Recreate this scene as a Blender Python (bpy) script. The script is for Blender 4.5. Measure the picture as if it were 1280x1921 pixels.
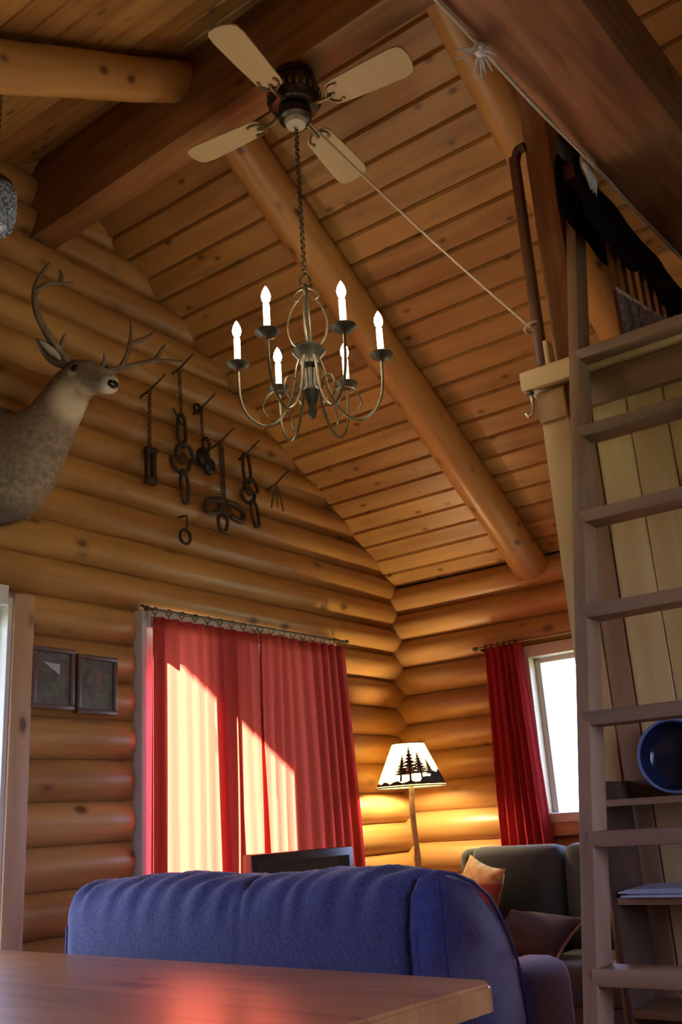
import bpy, bmesh, math, random
from mathutils import Vector, Matrix, noise
random.seed(7)
PI = math.pi
scene = bpy.context.scene
COL = scene.collection
for o in list(bpy.data.objects):
    bpy.data.objects.remove(o)

# ------------------------------------------------------------------ camera
YAW, PITCH, ROLL = math.radians(54.444), math.radians(17.904), math.radians(-3.766)
CAM = Vector((-5.209, -3.3626, 1.10))
fw = Vector((math.cos(PITCH)*math.sin(YAW), math.cos(PITCH)*math.cos(YAW), math.sin(PITCH)))
rt0 = Vector((math.cos(YAW), -math.sin(YAW), 0)); up0 = rt0.cross(fw)
rt = math.cos(ROLL)*rt0 + math.sin(ROLL)*up0
up = -math.sin(ROLL)*rt0 + math.cos(ROLL)*up0
cd = bpy.data.cameras.new('camera'); cam = bpy.data.objects.new('camera', cd); COL.objects.link(cam)
cd.sensor_fit = 'VERTICAL'; cd.sensor_height = 36; cd.sensor_width = 24; cd.lens = 1804.2*36/1921
cd.clip_start = .02
m = Matrix.Identity(4)
for i in range(3):
    m[i][0], m[i][1], m[i][2], m[i][3] = rt[i], up[i], -fw[i], CAM[i]
cam.matrix_world = m
scene.camera = cam

# ------------------------------------------------------------------ world, sun, exposure
SKY, SUN, EXPO = 13.0, 290.0, -0.18
BULB, LAMP = 110.0, 1150.0
w = bpy.data.worlds.new('world'); scene.world = w; w.use_nodes = True
bg = w.node_tree.nodes['Background']
bg.inputs[0].default_value = (.56, .60, 1.0, 1); bg.inputs[1].default_value = SKY
sl = bpy.data.lights.new('sun', 'SUN'); sl.energy = SUN; sl.angle = math.radians(.6); sl.color = (1, .95, .84)
so = bpy.data.objects.new('sun', sl); COL.objects.link(so)
TE = 1.138                                   # tan of the sun's elevation
so.rotation_euler = Vector((0, -1, -TE)).to_track_quat('-Z', 'Y').to_euler(); so.location = (0, 8, 9)
def portal(name, c, rot, sx, sy):
    l = bpy.data.lights.new(name, 'AREA'); l.shape = 'RECTANGLE'; l.size = sx; l.size_y = sy
    l.cycles.is_portal = True
    o = bpy.data.objects.new(name, l); COL.objects.link(o); o.location = c; o.rotation_euler = rot
portal('portal_patio', (-1.48, .2, 1.05), (-PI/2, 0, 0), 1.5, 2.1)
portal('portal_door', (-3.36, .2, 1.05), (-PI/2, 0, 0), .9, 2.1)
portal('portal_window', (.2, -1.5, 1.5), (0, PI/2, 0), 1.1, 1.15)
portal('portal_front', (-3.9, -4.9, 1.45), (PI/2, 0, 0), 1.8, 1.1)  # guides sky light through the added front window
vs = scene.view_settings
vs.view_transform = 'Standard'; vs.look = 'None'; vs.exposure = EXPO; vs.gamma = 1; vs.use_curve_mapping = False

# ------------------------------------------------------------------ materials
def newmat(name):
    mt = bpy.data.materials.new(name); mt.use_nodes = True
    nt = mt.node_tree; nt.nodes.clear()
    out = nt.nodes.new('ShaderNodeOutputMaterial')
    return mt, nt, out
def N(nt, typ, **kw):
    n = nt.nodes.new(typ)
    for k, v in kw.items(): setattr(n, k, v)
    return n
def ramp(nt, stops):
    r = nt.nodes.new('ShaderNodeValToRGB'); e = r.color_ramp.elements
    while len(e) < len(stops): e.new(.5)
    for i, (p, c) in enumerate(stops):
        e[i].position = p; e[i].color = (*c, 1) if len(c) == 3 else c
    return r
def plain(name, col, rough=.6, metal=0, nscale=30, namt=.15, bump=0, spec=.5, sheen=0):
    mt, nt, out = newmat(name)
    b = N(nt, 'ShaderNodeBsdfPrincipled'); b.inputs['Roughness'].default_value = rough
    b.inputs['Metallic'].default_value = metal; b.inputs['Specular IOR Level'].default_value = spec
    if sheen: b.inputs['Sheen Weight'].default_value = sheen
    tc = N(nt, 'ShaderNodeTexCoord'); no = N(nt, 'ShaderNodeTexNoise'); no.inputs['Scale'].default_value = nscale
    no.inputs['Detail'].default_value = 4
    nt.links.new(tc.outputs['Object'], no.inputs['Vector'])
    d = tuple(c*(1-namt) for c in col); l = tuple(min(1, c*(1+namt)) for c in col)
    r = ramp(nt, [(.3, d), (.7, l)]); nt.links.new(no.outputs['Fac'], r.inputs[0]); nt.links.new(r.outputs[0], b.inputs['Base Color'])
    if bump:
        bp = N(nt, 'ShaderNodeBump'); bp.inputs['Strength'].default_value = bump; bp.inputs['Distance'].default_value = .01
        nt.links.new(no.outputs['Fac'], bp.inputs['Height']); nt.links.new(bp.outputs[0], b.inputs['Normal'])
    nt.links.new(b.outputs[0], out.inputs[0]); return mt
def wood(name, light, dark, axis=0, knot=(.10, .04, .015), knots=.5, rough=.4, kden=(4, 8), stretch=.35, gscale=9, spec=.45, coat=0):
    """grain runs along the given object axis; knots are scattered round dark spots"""
    mt, nt, out = newmat(name); L = nt.links.new
    tc = N(nt, 'ShaderNodeTexCoord'); oi = N(nt, 'ShaderNodeObjectInfo')
    mu = N(nt, 'ShaderNodeMath', operation='MULTIPLY'); mu.inputs[1].default_value = 37.0; L(oi.outputs['Random'], mu.inputs[0])
    ad = N(nt, 'ShaderNodeVectorMath', operation='ADD'); L(tc.outputs['Object'], ad.inputs[0]); L(mu.outputs[0], ad.inputs[1])
    mp = N(nt, 'ShaderNodeMapping'); sc = [gscale]*3; sc[axis] = gscale*stretch*.25; mp.inputs['Scale'].default_value = sc
    L(ad.outputs[0], mp.inputs['Vector'])
    no = N(nt, 'ShaderNodeTexNoise'); no.inputs['Scale'].default_value = 1.6; no.inputs['Detail'].default_value = 6; no.inputs['Distortion'].default_value = .6
    L(mp.outputs[0], no.inputs['Vector'])
    n2 = N(nt, 'ShaderNodeTexNoise'); n2.inputs['Scale'].default_value = 1.3; n2.inputs['Detail'].default_value = 2; L(ad.outputs[0], n2.inputs['Vector'])
    mx = N(nt, 'ShaderNodeMath', operation='ADD'); L(no.outputs['Fac'], mx.inputs[0])
    m3 = N(nt, 'ShaderNodeMath', operation='MULTIPLY_ADD'); L(n2.outputs['Fac'], m3.inputs[0]); m3.inputs[1].default_value = .7; m3.inputs[2].default_value = -.35
    L(m3.outputs[0], mx.inputs[1])
    m4 = N(nt, 'ShaderNodeMath', operation='MULTIPLY_ADD'); L(oi.outputs['Random'], m4.inputs[0]); m4.inputs[1].default_value = .26; m4.inputs[2].default_value = -.13
    m5 = N(nt, 'ShaderNodeMath', operation='ADD'); L(mx.outputs[0], m5.inputs[0]); L(m4.outputs[0], m5.inputs[1])
    mid = tuple((a+b)/2 for a, b in zip(light, dark))
    r = ramp(nt, [(.25, dark), (.5, mid), (.75, light)]); L(m5.outputs[0], r.inputs[0])
    # knots
    mk = N(nt, 'ShaderNodeMapping'); sk = [kden[1]]*3; sk[axis] = kden[0]; mk.inputs['Scale'].default_value = sk; L(ad.outputs[0], mk.inputs['Vector'])
    vo = N(nt, 'ShaderNodeTexVoronoi'); vo.inputs['Scale'].default_value = 1.0; L(mk.outputs[0], vo.inputs['Vector'])
    sp = N(nt, 'ShaderNodeSeparateColor'); L(vo.outputs['Color'], sp.inputs[0])
    gt = N(nt, 'ShaderNodeMath', operation='LESS_THAN'); L(sp.outputs[0], gt.inputs[0]); gt.inputs[1].default_value = knots
    rk = ramp(nt, [(.09, (1, 1, 1)), (.15, (.35, .35, .35)), (.24, (0, 0, 0))]); L(vo.outputs['Distance'], rk.inputs[0])
    mk2 = N(nt, 'ShaderNodeMath', operation='MULTIPLY'); L(rk.outputs[0], mk2.inputs[0]); L(gt.outputs[0], mk2.inputs[1])
    mk3 = N(nt, 'ShaderNodeMath', operation='MULTIPLY'); L(mk2.outputs[0], mk3.inputs[0]); mk3.inputs[1].default_value = .85
    mc = N(nt, 'ShaderNodeMix', data_type='RGBA'); L(mk3.outputs[0], mc.inputs['Factor']); L(r.outputs[0], mc.inputs['A']); mc.inputs['B'].default_value = (*knot, 1)
    b = N(nt, 'ShaderNodeBsdfPrincipled'); L(mc.outputs['Result'], b.inputs['Base Color'])
    b.inputs['Roughness'].default_value = rough; b.inputs['Specular IOR Level'].default_value = spec
    if coat: b.inputs['Coat Weight'].default_value = coat; b.inputs['Coat Roughness'].default_value = .26
    bp = N(nt, 'ShaderNodeBump'); bp.inputs['Strength'].default_value = .12; bp.inputs['Distance'].default_value = .01
    L(no.outputs['Fac'], bp.inputs['Height']); L(bp.outputs[0], b.inputs['Normal'])
    L(b.outputs[0], out.inputs[0]); return mt
def cloth(name, col, trans=.5, var=.12, tcol=None):
    mt, nt, out = newmat(name); L = nt.links.new
    tc = N(nt, 'ShaderNodeTexCoord'); no = N(nt, 'ShaderNodeTexNoise'); no.inputs['Scale'].default_value = 60; L(tc.outputs['Object'], no.inputs['Vector'])
    r = ramp(nt, [(.3, tuple(c*(1-var) for c in col)), (.7, tuple(min(1, c*(1+var)) for c in col))]); L(no.outputs['Fac'], r.inputs[0])
    d = N(nt, 'ShaderNodeBsdfDiffuse'); t = N(nt, 'ShaderNodeBsdfTranslucent'); mx = N(nt, 'ShaderNodeMixShader'); mx.inputs[0].default_value = trans
    L(r.outputs[0], d.inputs[0])
    if tcol: t.inputs[0].default_value = (*tcol, 1)
    else: L(r.outputs[0], t.inputs[0])
    L(d.outputs[0], mx.inputs[1]); L(t.outputs[0], mx.inputs[2]); L(mx.outputs[0], out.inputs[0])
    return mt
def emit(name, col, s):
    mt, nt, out = newmat(name); e = N(nt, 'ShaderNodeEmission'); e.inputs[0].default_value = (*col, 1); e.inputs[1].default_value = s
    nt.links.new(e.outputs[0], out.inputs[0]); return mt
def glass(name):
    mt, nt, out = newmat(name); t = N(nt, 'ShaderNodeBsdfTransparent'); g = N(nt, 'ShaderNodeBsdfGlossy'); g.inputs['Roughness'].default_value = .02
    t.inputs[0].default_value = (.96, .98, .98, 1)
    mx = N(nt, 'ShaderNodeMixShader'); mx.inputs[0].default_value = .05
    nt.links.new(t.outputs[0], mx.inputs[1]); nt.links.new(g.outputs[0], mx.inputs[2]); nt.links.new(mx.outputs[0], out.inputs[0])
    return mt
HL, HD = (.53, .30, .095), (.33, .155, .045)
M = {}
M['logx'] = wood('log_pine_x', HL, HD, 0, knots=.55, rough=.38, kden=(4, 7))
M['logy'] = wood('log_pine_y', HL, HD, 1, knots=.55, rough=.38, kden=(4, 7))
M['plank'] = wood('ceiling_pine', (.53, .30, .092), (.32, .155, .043), 1, knots=.8, rough=.42, kden=(6.5, 11))
M['rafter'] = wood('rafter_pine', (.60, .345, .115), (.43, .215, .062), 0, knots=.8, rough=.35, kden=(6, 9))
M['ridge'] = wood('ridge_timber', (.50, .26, .10), (.20, .09, .04), 1, knots=.3, rough=.5)
M['tie'] = wood('tie_timber', (.44, .21, .105), (.17, .07, .036), 0, knots=.25, rough=.6, gscale=16)
M['board'] = wood('loft_board_pine', (.66, .47, .22), (.50, .32, .13), 2, knots=.35, rough=.5, kden=(4, 8))
M['pale'] = wood('pale_trim_pine', (.68, .48, .23), (.52, .33, .14), 2, knots=.2, rough=.5)
M['paley'] = wood('pale_trim_pine_y', (.68, .48, .23), (.52, .33, .14), 1, knots=.2, rough=.5)
M['brown'] = wood('brown_board', (.34, .19, .10), (.22, .115, .06), 2, knots=.2, rough=.55)
M['browny'] = wood('brown_board_y', (.36, .21, .11), (.22, .12, .06), 1, knots=.3, rough=.55)
M['ladder'] = wood('ladder_wood', (.33, .20, .12), (.20, .115, .07), 2, knots=.15, rough=.55)
M['rung'] = wood('ladder_rung_wood', (.33, .20, .125), (.18, .11, .07), 1, knots=.15, rough=.55)
M['darkpost'] = wood('dark_post', (.14, .055, .025), (.07, .028, .015), 2, knots=.2, rough=.5)
M['post'] = wood('stained_post', (.36, .15, .05), (.19, .075, .03), 2, knots=.2, rough=.5)
M['shelfdark'] = wood('dark_shelf', (.12, .06, .035), (.06, .03, .02), 2, knots=.1, rough=.55)
M['table'] = wood('table_pine', (.52, .25, .085), (.33, .13, .04), 1, knots=.3, rough=.4, kden=(3, 5), spec=.5, coat=.6)
M['floor'] = wood('floor_pine', (.32, .17, .07), (.20, .095, .035), 1, knots=.3)
M['casing'] = wood('door_casing_pine', (.55, .36, .20), (.42, .25, .13), 2, knots=.25, rough=.5)
M['polew'] = wood('lamp_pole_wood', (.34, .22, .12), (.16, .09, .05), 2, knots=.5, rough=.6, kden=(6, 14))
M['red'] = cloth('red_curtain', (.25, .015, .030), .33, tcol=(.40, .068, .042))
M['red2'] = cloth('dark_red_curtain', (.42, .04, .05), .3)
M['white'] = plain('white_paint', (.72, .70, .66), .4, namt=.04)
M['cream'] = plain('cream_paint', (.60, .55, .42), .4, namt=.05)
M['glass'] = glass('window_glass')
M['blue'] = plain('blue_sofa_fabric', (.032, .042, .17), .85, nscale=110, namt=.45, bump=.2, sheen=.25)
M['green'] = plain('grey_green_sofa_fabric', (.030, .052, .066), .85, nscale=120, namt=.2, bump=.15, sheen=.2)
M['iron'] = plain('aged_iron', (.10, .095, .075), .45, .75, nscale=40, namt=.3)
M['brassy'] = plain('weathered_brass', (.24, .21, .13), .4, .8, nscale=60, namt=.25)
M['rust'] = plain('rusty_trap_iron', (.065, .045, .035), .6, .5, nscale=50, namt=.4)
M['black'] = plain('black_metal', (.025, .022, .03), .35, .3, namt=.2)
M['blackp'] = plain('black_plastic', (.012, .012, .014), .25, 0, namt=.1)
M['screen'] = plain('dark_screen', (.018, .02, .018), .08, 0, namt=.1)
M['candle'] = cloth('white_candle_sleeve', (.85, .82, .75), .6, .03)
M['bulb'] = emit('lit_candle_bulb', (1, .80, .56), BULB)
M['lampbulb'] = emit('lit_lamp_bulb', (1, .74, .40), LAMP)
M['shade'] = cloth('parchment_shade', (.62, .48, .22), .55, .05)
M['sil'] = plain('shade_silhouette', (.02, .018, .012), .8)
M['blade'] = wood('fan_blade_wood', (.64, .53, .31), (.55, .44, .25), 0, knots=0, rough=.45)
M['fanmetal'] = plain('antique_fan_metal', (.05, .04, .035), .3, .7, nscale=60, namt=.5)
M['fur'] = plain('deer_fur', (.20, .155, .12), .9, nscale=45, namt=.3, bump=.3)
M['pfur'] = plain('pale_deer_fur', (.48, .42, .32), .9, nscale=45, namt=.15, bump=.3)
M['antler'] = plain('antler_bone', (.16, .115, .07), .6, nscale=30, namt=.35)
M['eye'] = plain('glass_eye', (.01, .008, .006), .05)
M['pelt'] = plain('black_fur', (.012, .011, .012), .95, nscale=70, namt=.5, bump=.6)
M['wfur'] = plain('white_fur', (.75, .74, .78), .9, nscale=70, namt=.15, bump=.4)
M['rope'] = plain('pale_rope', (.55, .47, .38), .9, nscale=150, namt=.3)
M['cord'] = plain('pale_cord', (.62, .47, .33), .7, nscale=150, namt=.1)
M['enamel'] = plain('dark_blue_enamel', (.014, .022, .055), .15, 0, nscale=8, namt=.4)
M['rim'] = plain('pale_blue_rim', (.16, .22, .45), .2, 0, namt=.1)
M['paper'] = plain('magazine_paper', (.55, .62, .80), .5, nscale=12, namt=.25)
M['blanket'] = plain('woven_blanket', (.45, .43, .52), .9, nscale=90, namt=.6)
M['pillow1'] = plain('tan_and_red_pillow', (.33, .17, .08), .9, nscale=9, namt=.5)
M['pillowtan'] = plain('tan_pillow_cloth', (.42, .30, .13), .9, nscale=30, namt=.2)
M['pillow2'] = plain('dark_brown_pillow', (.03, .018, .016), .9, nscale=14, namt=.4)
M['piping'] = plain('pillow_piping', (.22, .13, .10), .8)
M['steel'] = plain('bright_steel', (.5, .5, .52), .25, .9)
M['lantern'] = plain('beaded_blue_glass', (.30, .38, .60), .2, 0, nscale=90, namt=.9)
M['ground'] = plain('grassy_ground', (.03, .04, .02), .9, nscale=2, namt=.2)
M['roofing'] = plain('roof_shingle', (.10, .09, .08), .9)
M['tv'] = M['blackp']
M['photo'] = plain('dark_photo_print', (.10, .12, .13), .3, 0, nscale=25, namt=.5)
M['photog'] = plain('green_photo_print', (.09, .15, .10), .4, 0, nscale=40, namt=.5)
M['photow'] = plain('white_photo_print', (.55, .58, .62), .4, 0, nscale=20, namt=.1)
M['photor'] = plain('reddish_photo_print', (.20, .10, .09), .4, 0, nscale=20, namt=.1)
M['frame'] = plain('dark_picture_frame', (.13, .085, .07), .35, 0, nscale=30, namt=.2)
M['spruce'] = plain('spruce_needles', (.05, .09, .04), .9, nscale=6, namt=.5)
M['bark'] = plain('bark', (.12, .08, .05), .9, nscale=10, namt=.4)

# ------------------------------------------------------------------ object helpers
OFF = {}
def link(o, parent=None):
    COL.objects.link(o)
    if parent is not None:
        o.parent = parent
        o.location = -OFF.get(parent.name, Vector())
        OFF[o.name] = Vector()
    return o
def obj(name, bm, mat, parent=None, smooth=True, ang=40, T=None):
    if T is not None: bmesh.ops.transform(bm, matrix=T, verts=bm.verts)
    bmesh.ops.recalc_face_normals(bm, faces=bm.faces)
    me = bpy.data.meshes.new(name); bm.to_mesh(me); bm.free()
    if smooth:
        for p in me.polygons: p.use_smooth = True
        me.set_sharp_from_angle(angle=math.radians(ang))
    me.materials.append(M[mat] if isinstance(mat, str) else mat)
    return link(bpy.data.objects.new(name, me), parent)
def tag(o, label, cat, group=None):
    o['label'] = label; o['category'] = cat
    if group: o['group'] = group
    return o
def thing(name, label, cat, loc=(0, 0, 0), group=None):
    o = bpy.data.objects.new(name, None); COL.objects.link(o); o.location = loc; o.empty_display_size = .1
    OFF[o.name] = Vector(loc)
    return tag(o, label, cat, group)
def struct(name, loc=(0, 0, 0)):
    o = bpy.data.objects.new(name, None); COL.objects.link(o); o.location = loc; o['kind'] = 'structure'; OFF[o.name] = Vector(loc)
    return o
def B(): return bmesh.new()
def box(bm, x0, x1, y0, y1, z0, z1, bev=0, seg=2):
    vs_ = [bm.verts.new((x, y, z)) for x in (x0, x1) for y in (y0, y1) for z in (z0, z1)]
    f = [(0, 1, 3, 2), (4, 6, 7, 5), (0, 4, 5, 1), (2, 3, 7, 6), (0, 2, 6, 4), (1, 5, 7, 3)]
    fs = [bm.faces.new([vs_[i] for i in q]) for q in f]
    if bev:
        es = list({e for q in fs for e in q.edges})
        bmesh.ops.bevel(bm, geom=es, offset=bev, segments=seg, affect='EDGES', profile=.5)
    return bm
def frame_axes(d):
    d = d.normalized(); a = Vector((0, 0, 1)) if abs(d.z) < .9 else Vector((1, 0, 0))
    u = d.cross(a).normalized(); return u, d.cross(u).normalized()
def tube(bm, pts, r, seg=8, cap=True, sy=1.0):
    pts = [Vector(p) for p in pts]; n = len(pts); rr = r if isinstance(r, (list, tuple)) else [r]*n
    rings = []; u = None
    for i, p in enumerate(pts):
        d = (pts[min(i+1, n-1)] - pts[max(i-1, 0)])
        if d.length < 1e-9: d = Vector((0, 0, 1))
        d.normalize()
        if u is None: u, v = frame_axes(d)
        else:
            u = (u - d*u.dot(d)).normalized(); v = d.cross(u)
        rings.append([bm.verts.new(p + (u*math.cos(2*PI*k/seg) + v*math.sin(2*PI*k/seg)*sy)*rr[i]) for k in range(seg)])
    for a, b in zip(rings, rings[1:]):
        for k in range(seg): bm.faces.new((a[k], a[(k+1) % seg], b[(k+1) % seg], b[k]))
    if cap:
        bm.faces.new(rings[0][::-1]); bm.faces.new(rings[-1])
    return bm
def lathe(bm, prof, c=(0, 0, 0), seg=20, T=None):
    rings = []; c = Vector(c); new = []
    for r, z in prof:
        if r < 1e-6: ring = [bm.verts.new(c + Vector((0, 0, z)))]
        else: ring = [bm.verts.new(c + Vector((r*math.cos(2*PI*k/seg), r*math.sin(2*PI*k/seg), z))) for k in range(seg)]
        rings.append(ring); new += ring
    for a, b in zip(rings, rings[1:]):
        for k in range(seg):
            k2 = (k+1) % seg
            if len(a) == 1 and len(b) == 1: continue
            if len(a) == 1: bm.faces.new((a[0], b[k2], b[k]))
            elif len(b) == 1: bm.faces.new((a[k], a[k2], b[0]))
            else: bm.faces.new((a[k], a[k2], b[k2], b[k]))
    if T is not None: bmesh.ops.transform(bm, matrix=T, verts=new)
    return bm
def torus(bm, c, R, r, ax=(0, 0, 1), a0=0, a1=2*PI, seg=20, ts=6, sy=1.0):
    u, v = frame_axes(Vector(ax)); full = abs(a1-a0-2*PI) < 1e-6; n = seg if full else seg+1
    pts = [Vector(c) + (u*math.cos(a0+(a1-a0)*i/seg) + v*sy*math.sin(a0+(a1-a0)*i/seg))*R for i in range(n)]
    if not full: return tube(bm, pts, r, ts)
    nrm = Vector(ax).normalized(); rings = []
    for i, p in enumerate(pts):
        d = (p - Vector(c)).normalized()
        rings.append([bm.verts.new(p + (d*math.cos(2*PI*k/ts) + nrm*math.sin(2*PI*k/ts))*r) for k in range(ts)])
    for i in range(n):
        a, b = rings[i], rings[(i+1) % n]
        for k in range(ts): bm.faces.new((a[k], a[(k+1) % ts], b[(k+1) % ts], b[k]))
    return bm
def prism(bm, poly, y0, y1, ax=1):
    """extrude a polygon given in the two other axes along axis ax"""
    def P(a, b, t):
        return {0: (t, a, b), 1: (a, t, b), 2: (a, b, t)}[ax]
    A = [bm.verts.new(P(a, b, y0)) for a, b in poly]; C_ = [bm.verts.new(P(a, b, y1)) for a, b in poly]
    bm.faces.new(A); bm.faces.new(C_[::-1]); n = len(poly)
    for i in range(n): bm.faces.new((A[i], C_[i], C_[(i+1) % n], A[(i+1) % n]))
    return bm
def puff(bm, c, s, k=2.6, nu=24, nv=16, wob=.0, seed=0):
    """super-ellipsoid cushion with half sizes s"""
    def sp(a, e): return math.copysign(abs(a)**e, a)
    e = 2/k; rings = []
    for j in range(nv+1):
        ph = -PI/2 + PI*j/nv; ring = []
        for i in range(nu):
            th = 2*PI*i/nu
            p = Vector((sp(math.cos(ph), e)*sp(math.cos(th), e)*s[0], sp(math.cos(ph), e)*sp(math.sin(th), e)*s[1], sp(math.sin(ph), e)*s[2]))
            if wob: p *= 1 + wob*noise.noise(p*9 + Vector((seed, seed, 0)))
            ring.append(bm.verts.new(p + Vector(c)))
            if j in (0, nv): break
        rings.append(ring)
    for a, b in zip(rings, rings[1:]):
        for i in range(nu):
            i2 = (i+1) % nu
            if len(a) == 1: bm.faces.new((a[0], b[i2], b[i]))
            elif len(b) == 1: bm.faces.new((a[i], a[i2], b[0]))
            else: bm.faces.new((a[i], a[i2], b[i2], b[i]))
    return bm
def pillow(bm, w_, h_, th, n=16, seed=0):
    """knife-edge cushion in the local YZ plane, corners pulled out to points"""
    rows = {}
    for sd_ in (-1, 1):
        rr = []
        for i in range(n+1):
            row = []
            for j in range(n+1):
                u, v = i/n*2-1, j/n*2-1
                t_ = ((1-u**2)*(1-v**2))**.45*th
                pin = 1-.10*(1-u*u)*v*v*0
                y_ = u*w_*(1-.09*(1-v*v)); z_ = v*h_*(1-.09*(1-u*u))
                row.append((sd_*(t_+.004*noise.noise(Vector((u*3, v*3, seed)))*(t_/th)), y_, z_))
            rr.append(row)
        V = [[bm.verts.new(p) for p in row] for row in rr]
        for a, b in zip(V, V[1:]):
            for j in range(n): bm.faces.new((a[j], a[j+1], b[j+1], b[j]))
    bmesh.ops.remove_doubles(bm, verts=bm.verts, dist=1e-4)
    return bm
def spline(pts, n=8):
    pts = [Vector(p) for p in pts]; out = []
    P = [pts[0]] + pts + [pts[-1]]
    for i in range(1, len(P)-2):
        for k in range(n):
            t = k/n; a, b, c, d = P[i-1], P[i], P[i+1], P[i+2]
            out.append(.5*((2*b) + (c-a)*t + (2*a-5*b+4*c-d)*t*t + (3*b-a-3*c+d)*t**3))
    out.append(pts[-1]); return out

# ------------------------------------------------------------------ room dimensions
S = .605; EAVE = 2.54; RX = -2.8; APEX = EAVE - S*RX; LW = 2*RX; FRONT = -4.7
CS, SN = 1/math.sqrt(1+S*S), S/math.sqrt(1+S*S)
def xend(z): return (EAVE + .02 - z)/S
# ground and floor
g = obj('ground', box(B(), -40, 40, -40, 40, -.6, -.4), 'ground', smooth=False); g['kind'] = 'structure'
fl = obj('floor', box(B(), LW-.1, .1, FRONT-.1, .1, -.15, 0), 'floor', smooth=False); fl['kind'] = 'structure'

def log_bm(along, s0, s1, z0, z1, b=.05, back=.10, round0=False, round1=False, seed=0, rake=False, sign=-1):
    """half-round wall log. along='x': bulges toward -Y ; along='y': bulges toward sign*X of the wall plane 0"""
    bm = B(); NP = 10; zz0, zz1 = z0+.002, z1-.002
    prof = []
    for i in range(NP+1):
        t = i/NP; prof.append((zz0+(zz1-zz0)*t, math.sin(PI*t)**.72))
    n = max(3, int(abs(s1-s0)/.35)); ts = [i/n for i in range(n+1)]
    if round0: ts = [0, .012/abs(s1-s0), .03/abs(s1-s0), .07/abs(s1-s0)] + [t for t in ts if t > .09/abs(s1-s0)]
    if round1: ts = [t for t in ts if t < 1-.09/abs(s1-s0)] + [1-.07/abs(s1-s0), 1-.03/abs(s1-s0), 1-.012/abs(s1-s0), 1]
    rings = []
    for t in ts:
        ring = []
        for z, q in prof:
            a, c = s0, s1
            if rake:
                xe = xend(z); c = min(s1, xe); a = max(s0, LW-xe)
                if c <= a: a = c = RX
            s = a+(c-a)*t; f = 1.0
            if round0: f *= math.sqrt(max(0.02, 1-(1-min(1, (s-s0)/.06))**2))
            if round1: f *= math.sqrt(max(0.02, 1-(1-min(1, (s1-s)/.06))**2))
            d = q*b*f*(1+.16*noise.noise(Vector((s*.9, seed*3.1, 0)))) + .004*noise.noise(Vector((s*2.5, seed*1.7, z*9)))*q
            ring.append((s, d, z))
        sa, sb = ring[0][0], ring[-1][0]
        ring += [(sb, -.006, z1), (sb, -back, z1), (sa, -back, z0), (sa, -.006, z0)]
        if along == 'x': rings.append([bm.verts.new((s, -d, z)) for s, d, z in ring])
        else: rings.append([bm.verts.new((sign*d, s, z)) for s, d, z in ring])
    m_ = len(rings[0])
    for a, c in zip(rings, rings[1:]):
        for k in range(m_): bm.faces.new((a[k], a[(k+1) % m_], c[(k+1) % m_], c[k]))
    bm.faces.new(rings[0][::-1]); bm.faces.new(rings[-1])
    bmesh.ops.remove_doubles(bm, verts=bm.verts, dist=1e-5)
    return bm
# ---- gable wall, seams measured from the photograph
WB = struct('wall_back')
k = -7
PX0, PX1, PZ = -2.215, -.72, 2.102             # patio door opening
DX0, DX1, DZ = -3.80, -2.90, 2.05              # entrance door opening
while True:
    z0, z1 = 1.085+.1695*k, 1.085+.1695*(k+1)
    if z0 > APEX-.02: break
    z0 = max(z0, 0); sd = k+20
    bl = .056+.008*random.uniform(-1, 1)
    if z1 <= 2.11:
        segs = [(LW-.1, DX0, 0, 1), (DX1, PX0, 0, 1), (PX1, .1, 1, 0)]
    else: segs = [(LW-.1, .1, 0, 0)]
    for (a, c, r0, r1) in segs:
        obj('log', log_bm('x', a, c, z0, z1, bl, round0=r0, round1=r1, seed=sd+a, rake=(z1 > 2.3)), 'logx', WB)
    k += 1
# ---- right eave wall
WR = struct('wall_right')
WY0, WY1, WZ0, WZ1 = -.90, -2.02, .96, 2.013   # window opening
for k in range(-6, 9):
    z0, z1 = .96+.1755*k, .96+.1755*(k+1); z0 = max(z0, 0)
    segs = [(FRONT, .1, 0, 0)]
    if z0 >= .95 and z1 <= 2.02: segs = [(FRONT, WY1, 0, 1), (WY0, .1, 1, 0)]
    for (a, c, r0, r1) in segs:
        obj('log', log_bm('y', a, c, z0, z1, .057+.008*random.uniform(-1, 1), round0=r0, round1=r1, seed=k+50+a), 'logy', WR)
# ---- left eave wall (behind the camera), and the far wall with an added fill window
WL = struct('wall_left')
for k in range(-6, 9):
    z0, z1 = .96+.1755*k, .96+.1755*(k+1); z0 = max(z0, 0)
    segs = [(FRONT, .1, 0, 0)]
    for (a, c, r0, r1) in segs:
        bm = log_bm('y', a, c, z0, z1, .05, round0=r0, round1=r1, seed=k+90+a, sign=1)
        bmesh.ops.translate(bm, vec=(LW, 0, 0), verts=bm.verts)
        obj('log', bm, 'logy', WL)
WF = struct('wall_front')
k = 0
while k*.1755 < APEX:
    z0, z1 = .1755*k, .1755*(k+1)
    segs = [(LW-.1, .1, 0, 0)]
    if z0 > .85 and z1 < 2.15: segs = [(LW-.1, -4.8, 0, 1), (-3.0, .1, 1, 0)]  # opening for the added fill window
    for (a, c, r0, r1) in segs:
        bm = log_bm('x', a, c, z0, z1, .05, round0=r0, round1=r1, seed=k+200+a, rake=(z1 > 2.3))
        bmesh.ops.scale(bm, vec=(1, -1, 1), verts=bm.verts); bmesh.ops.translate(bm, vec=(0, FRONT, 0), verts=bm.verts)
        obj('log', bm, 'logx', WF)
    k += 1

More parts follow.
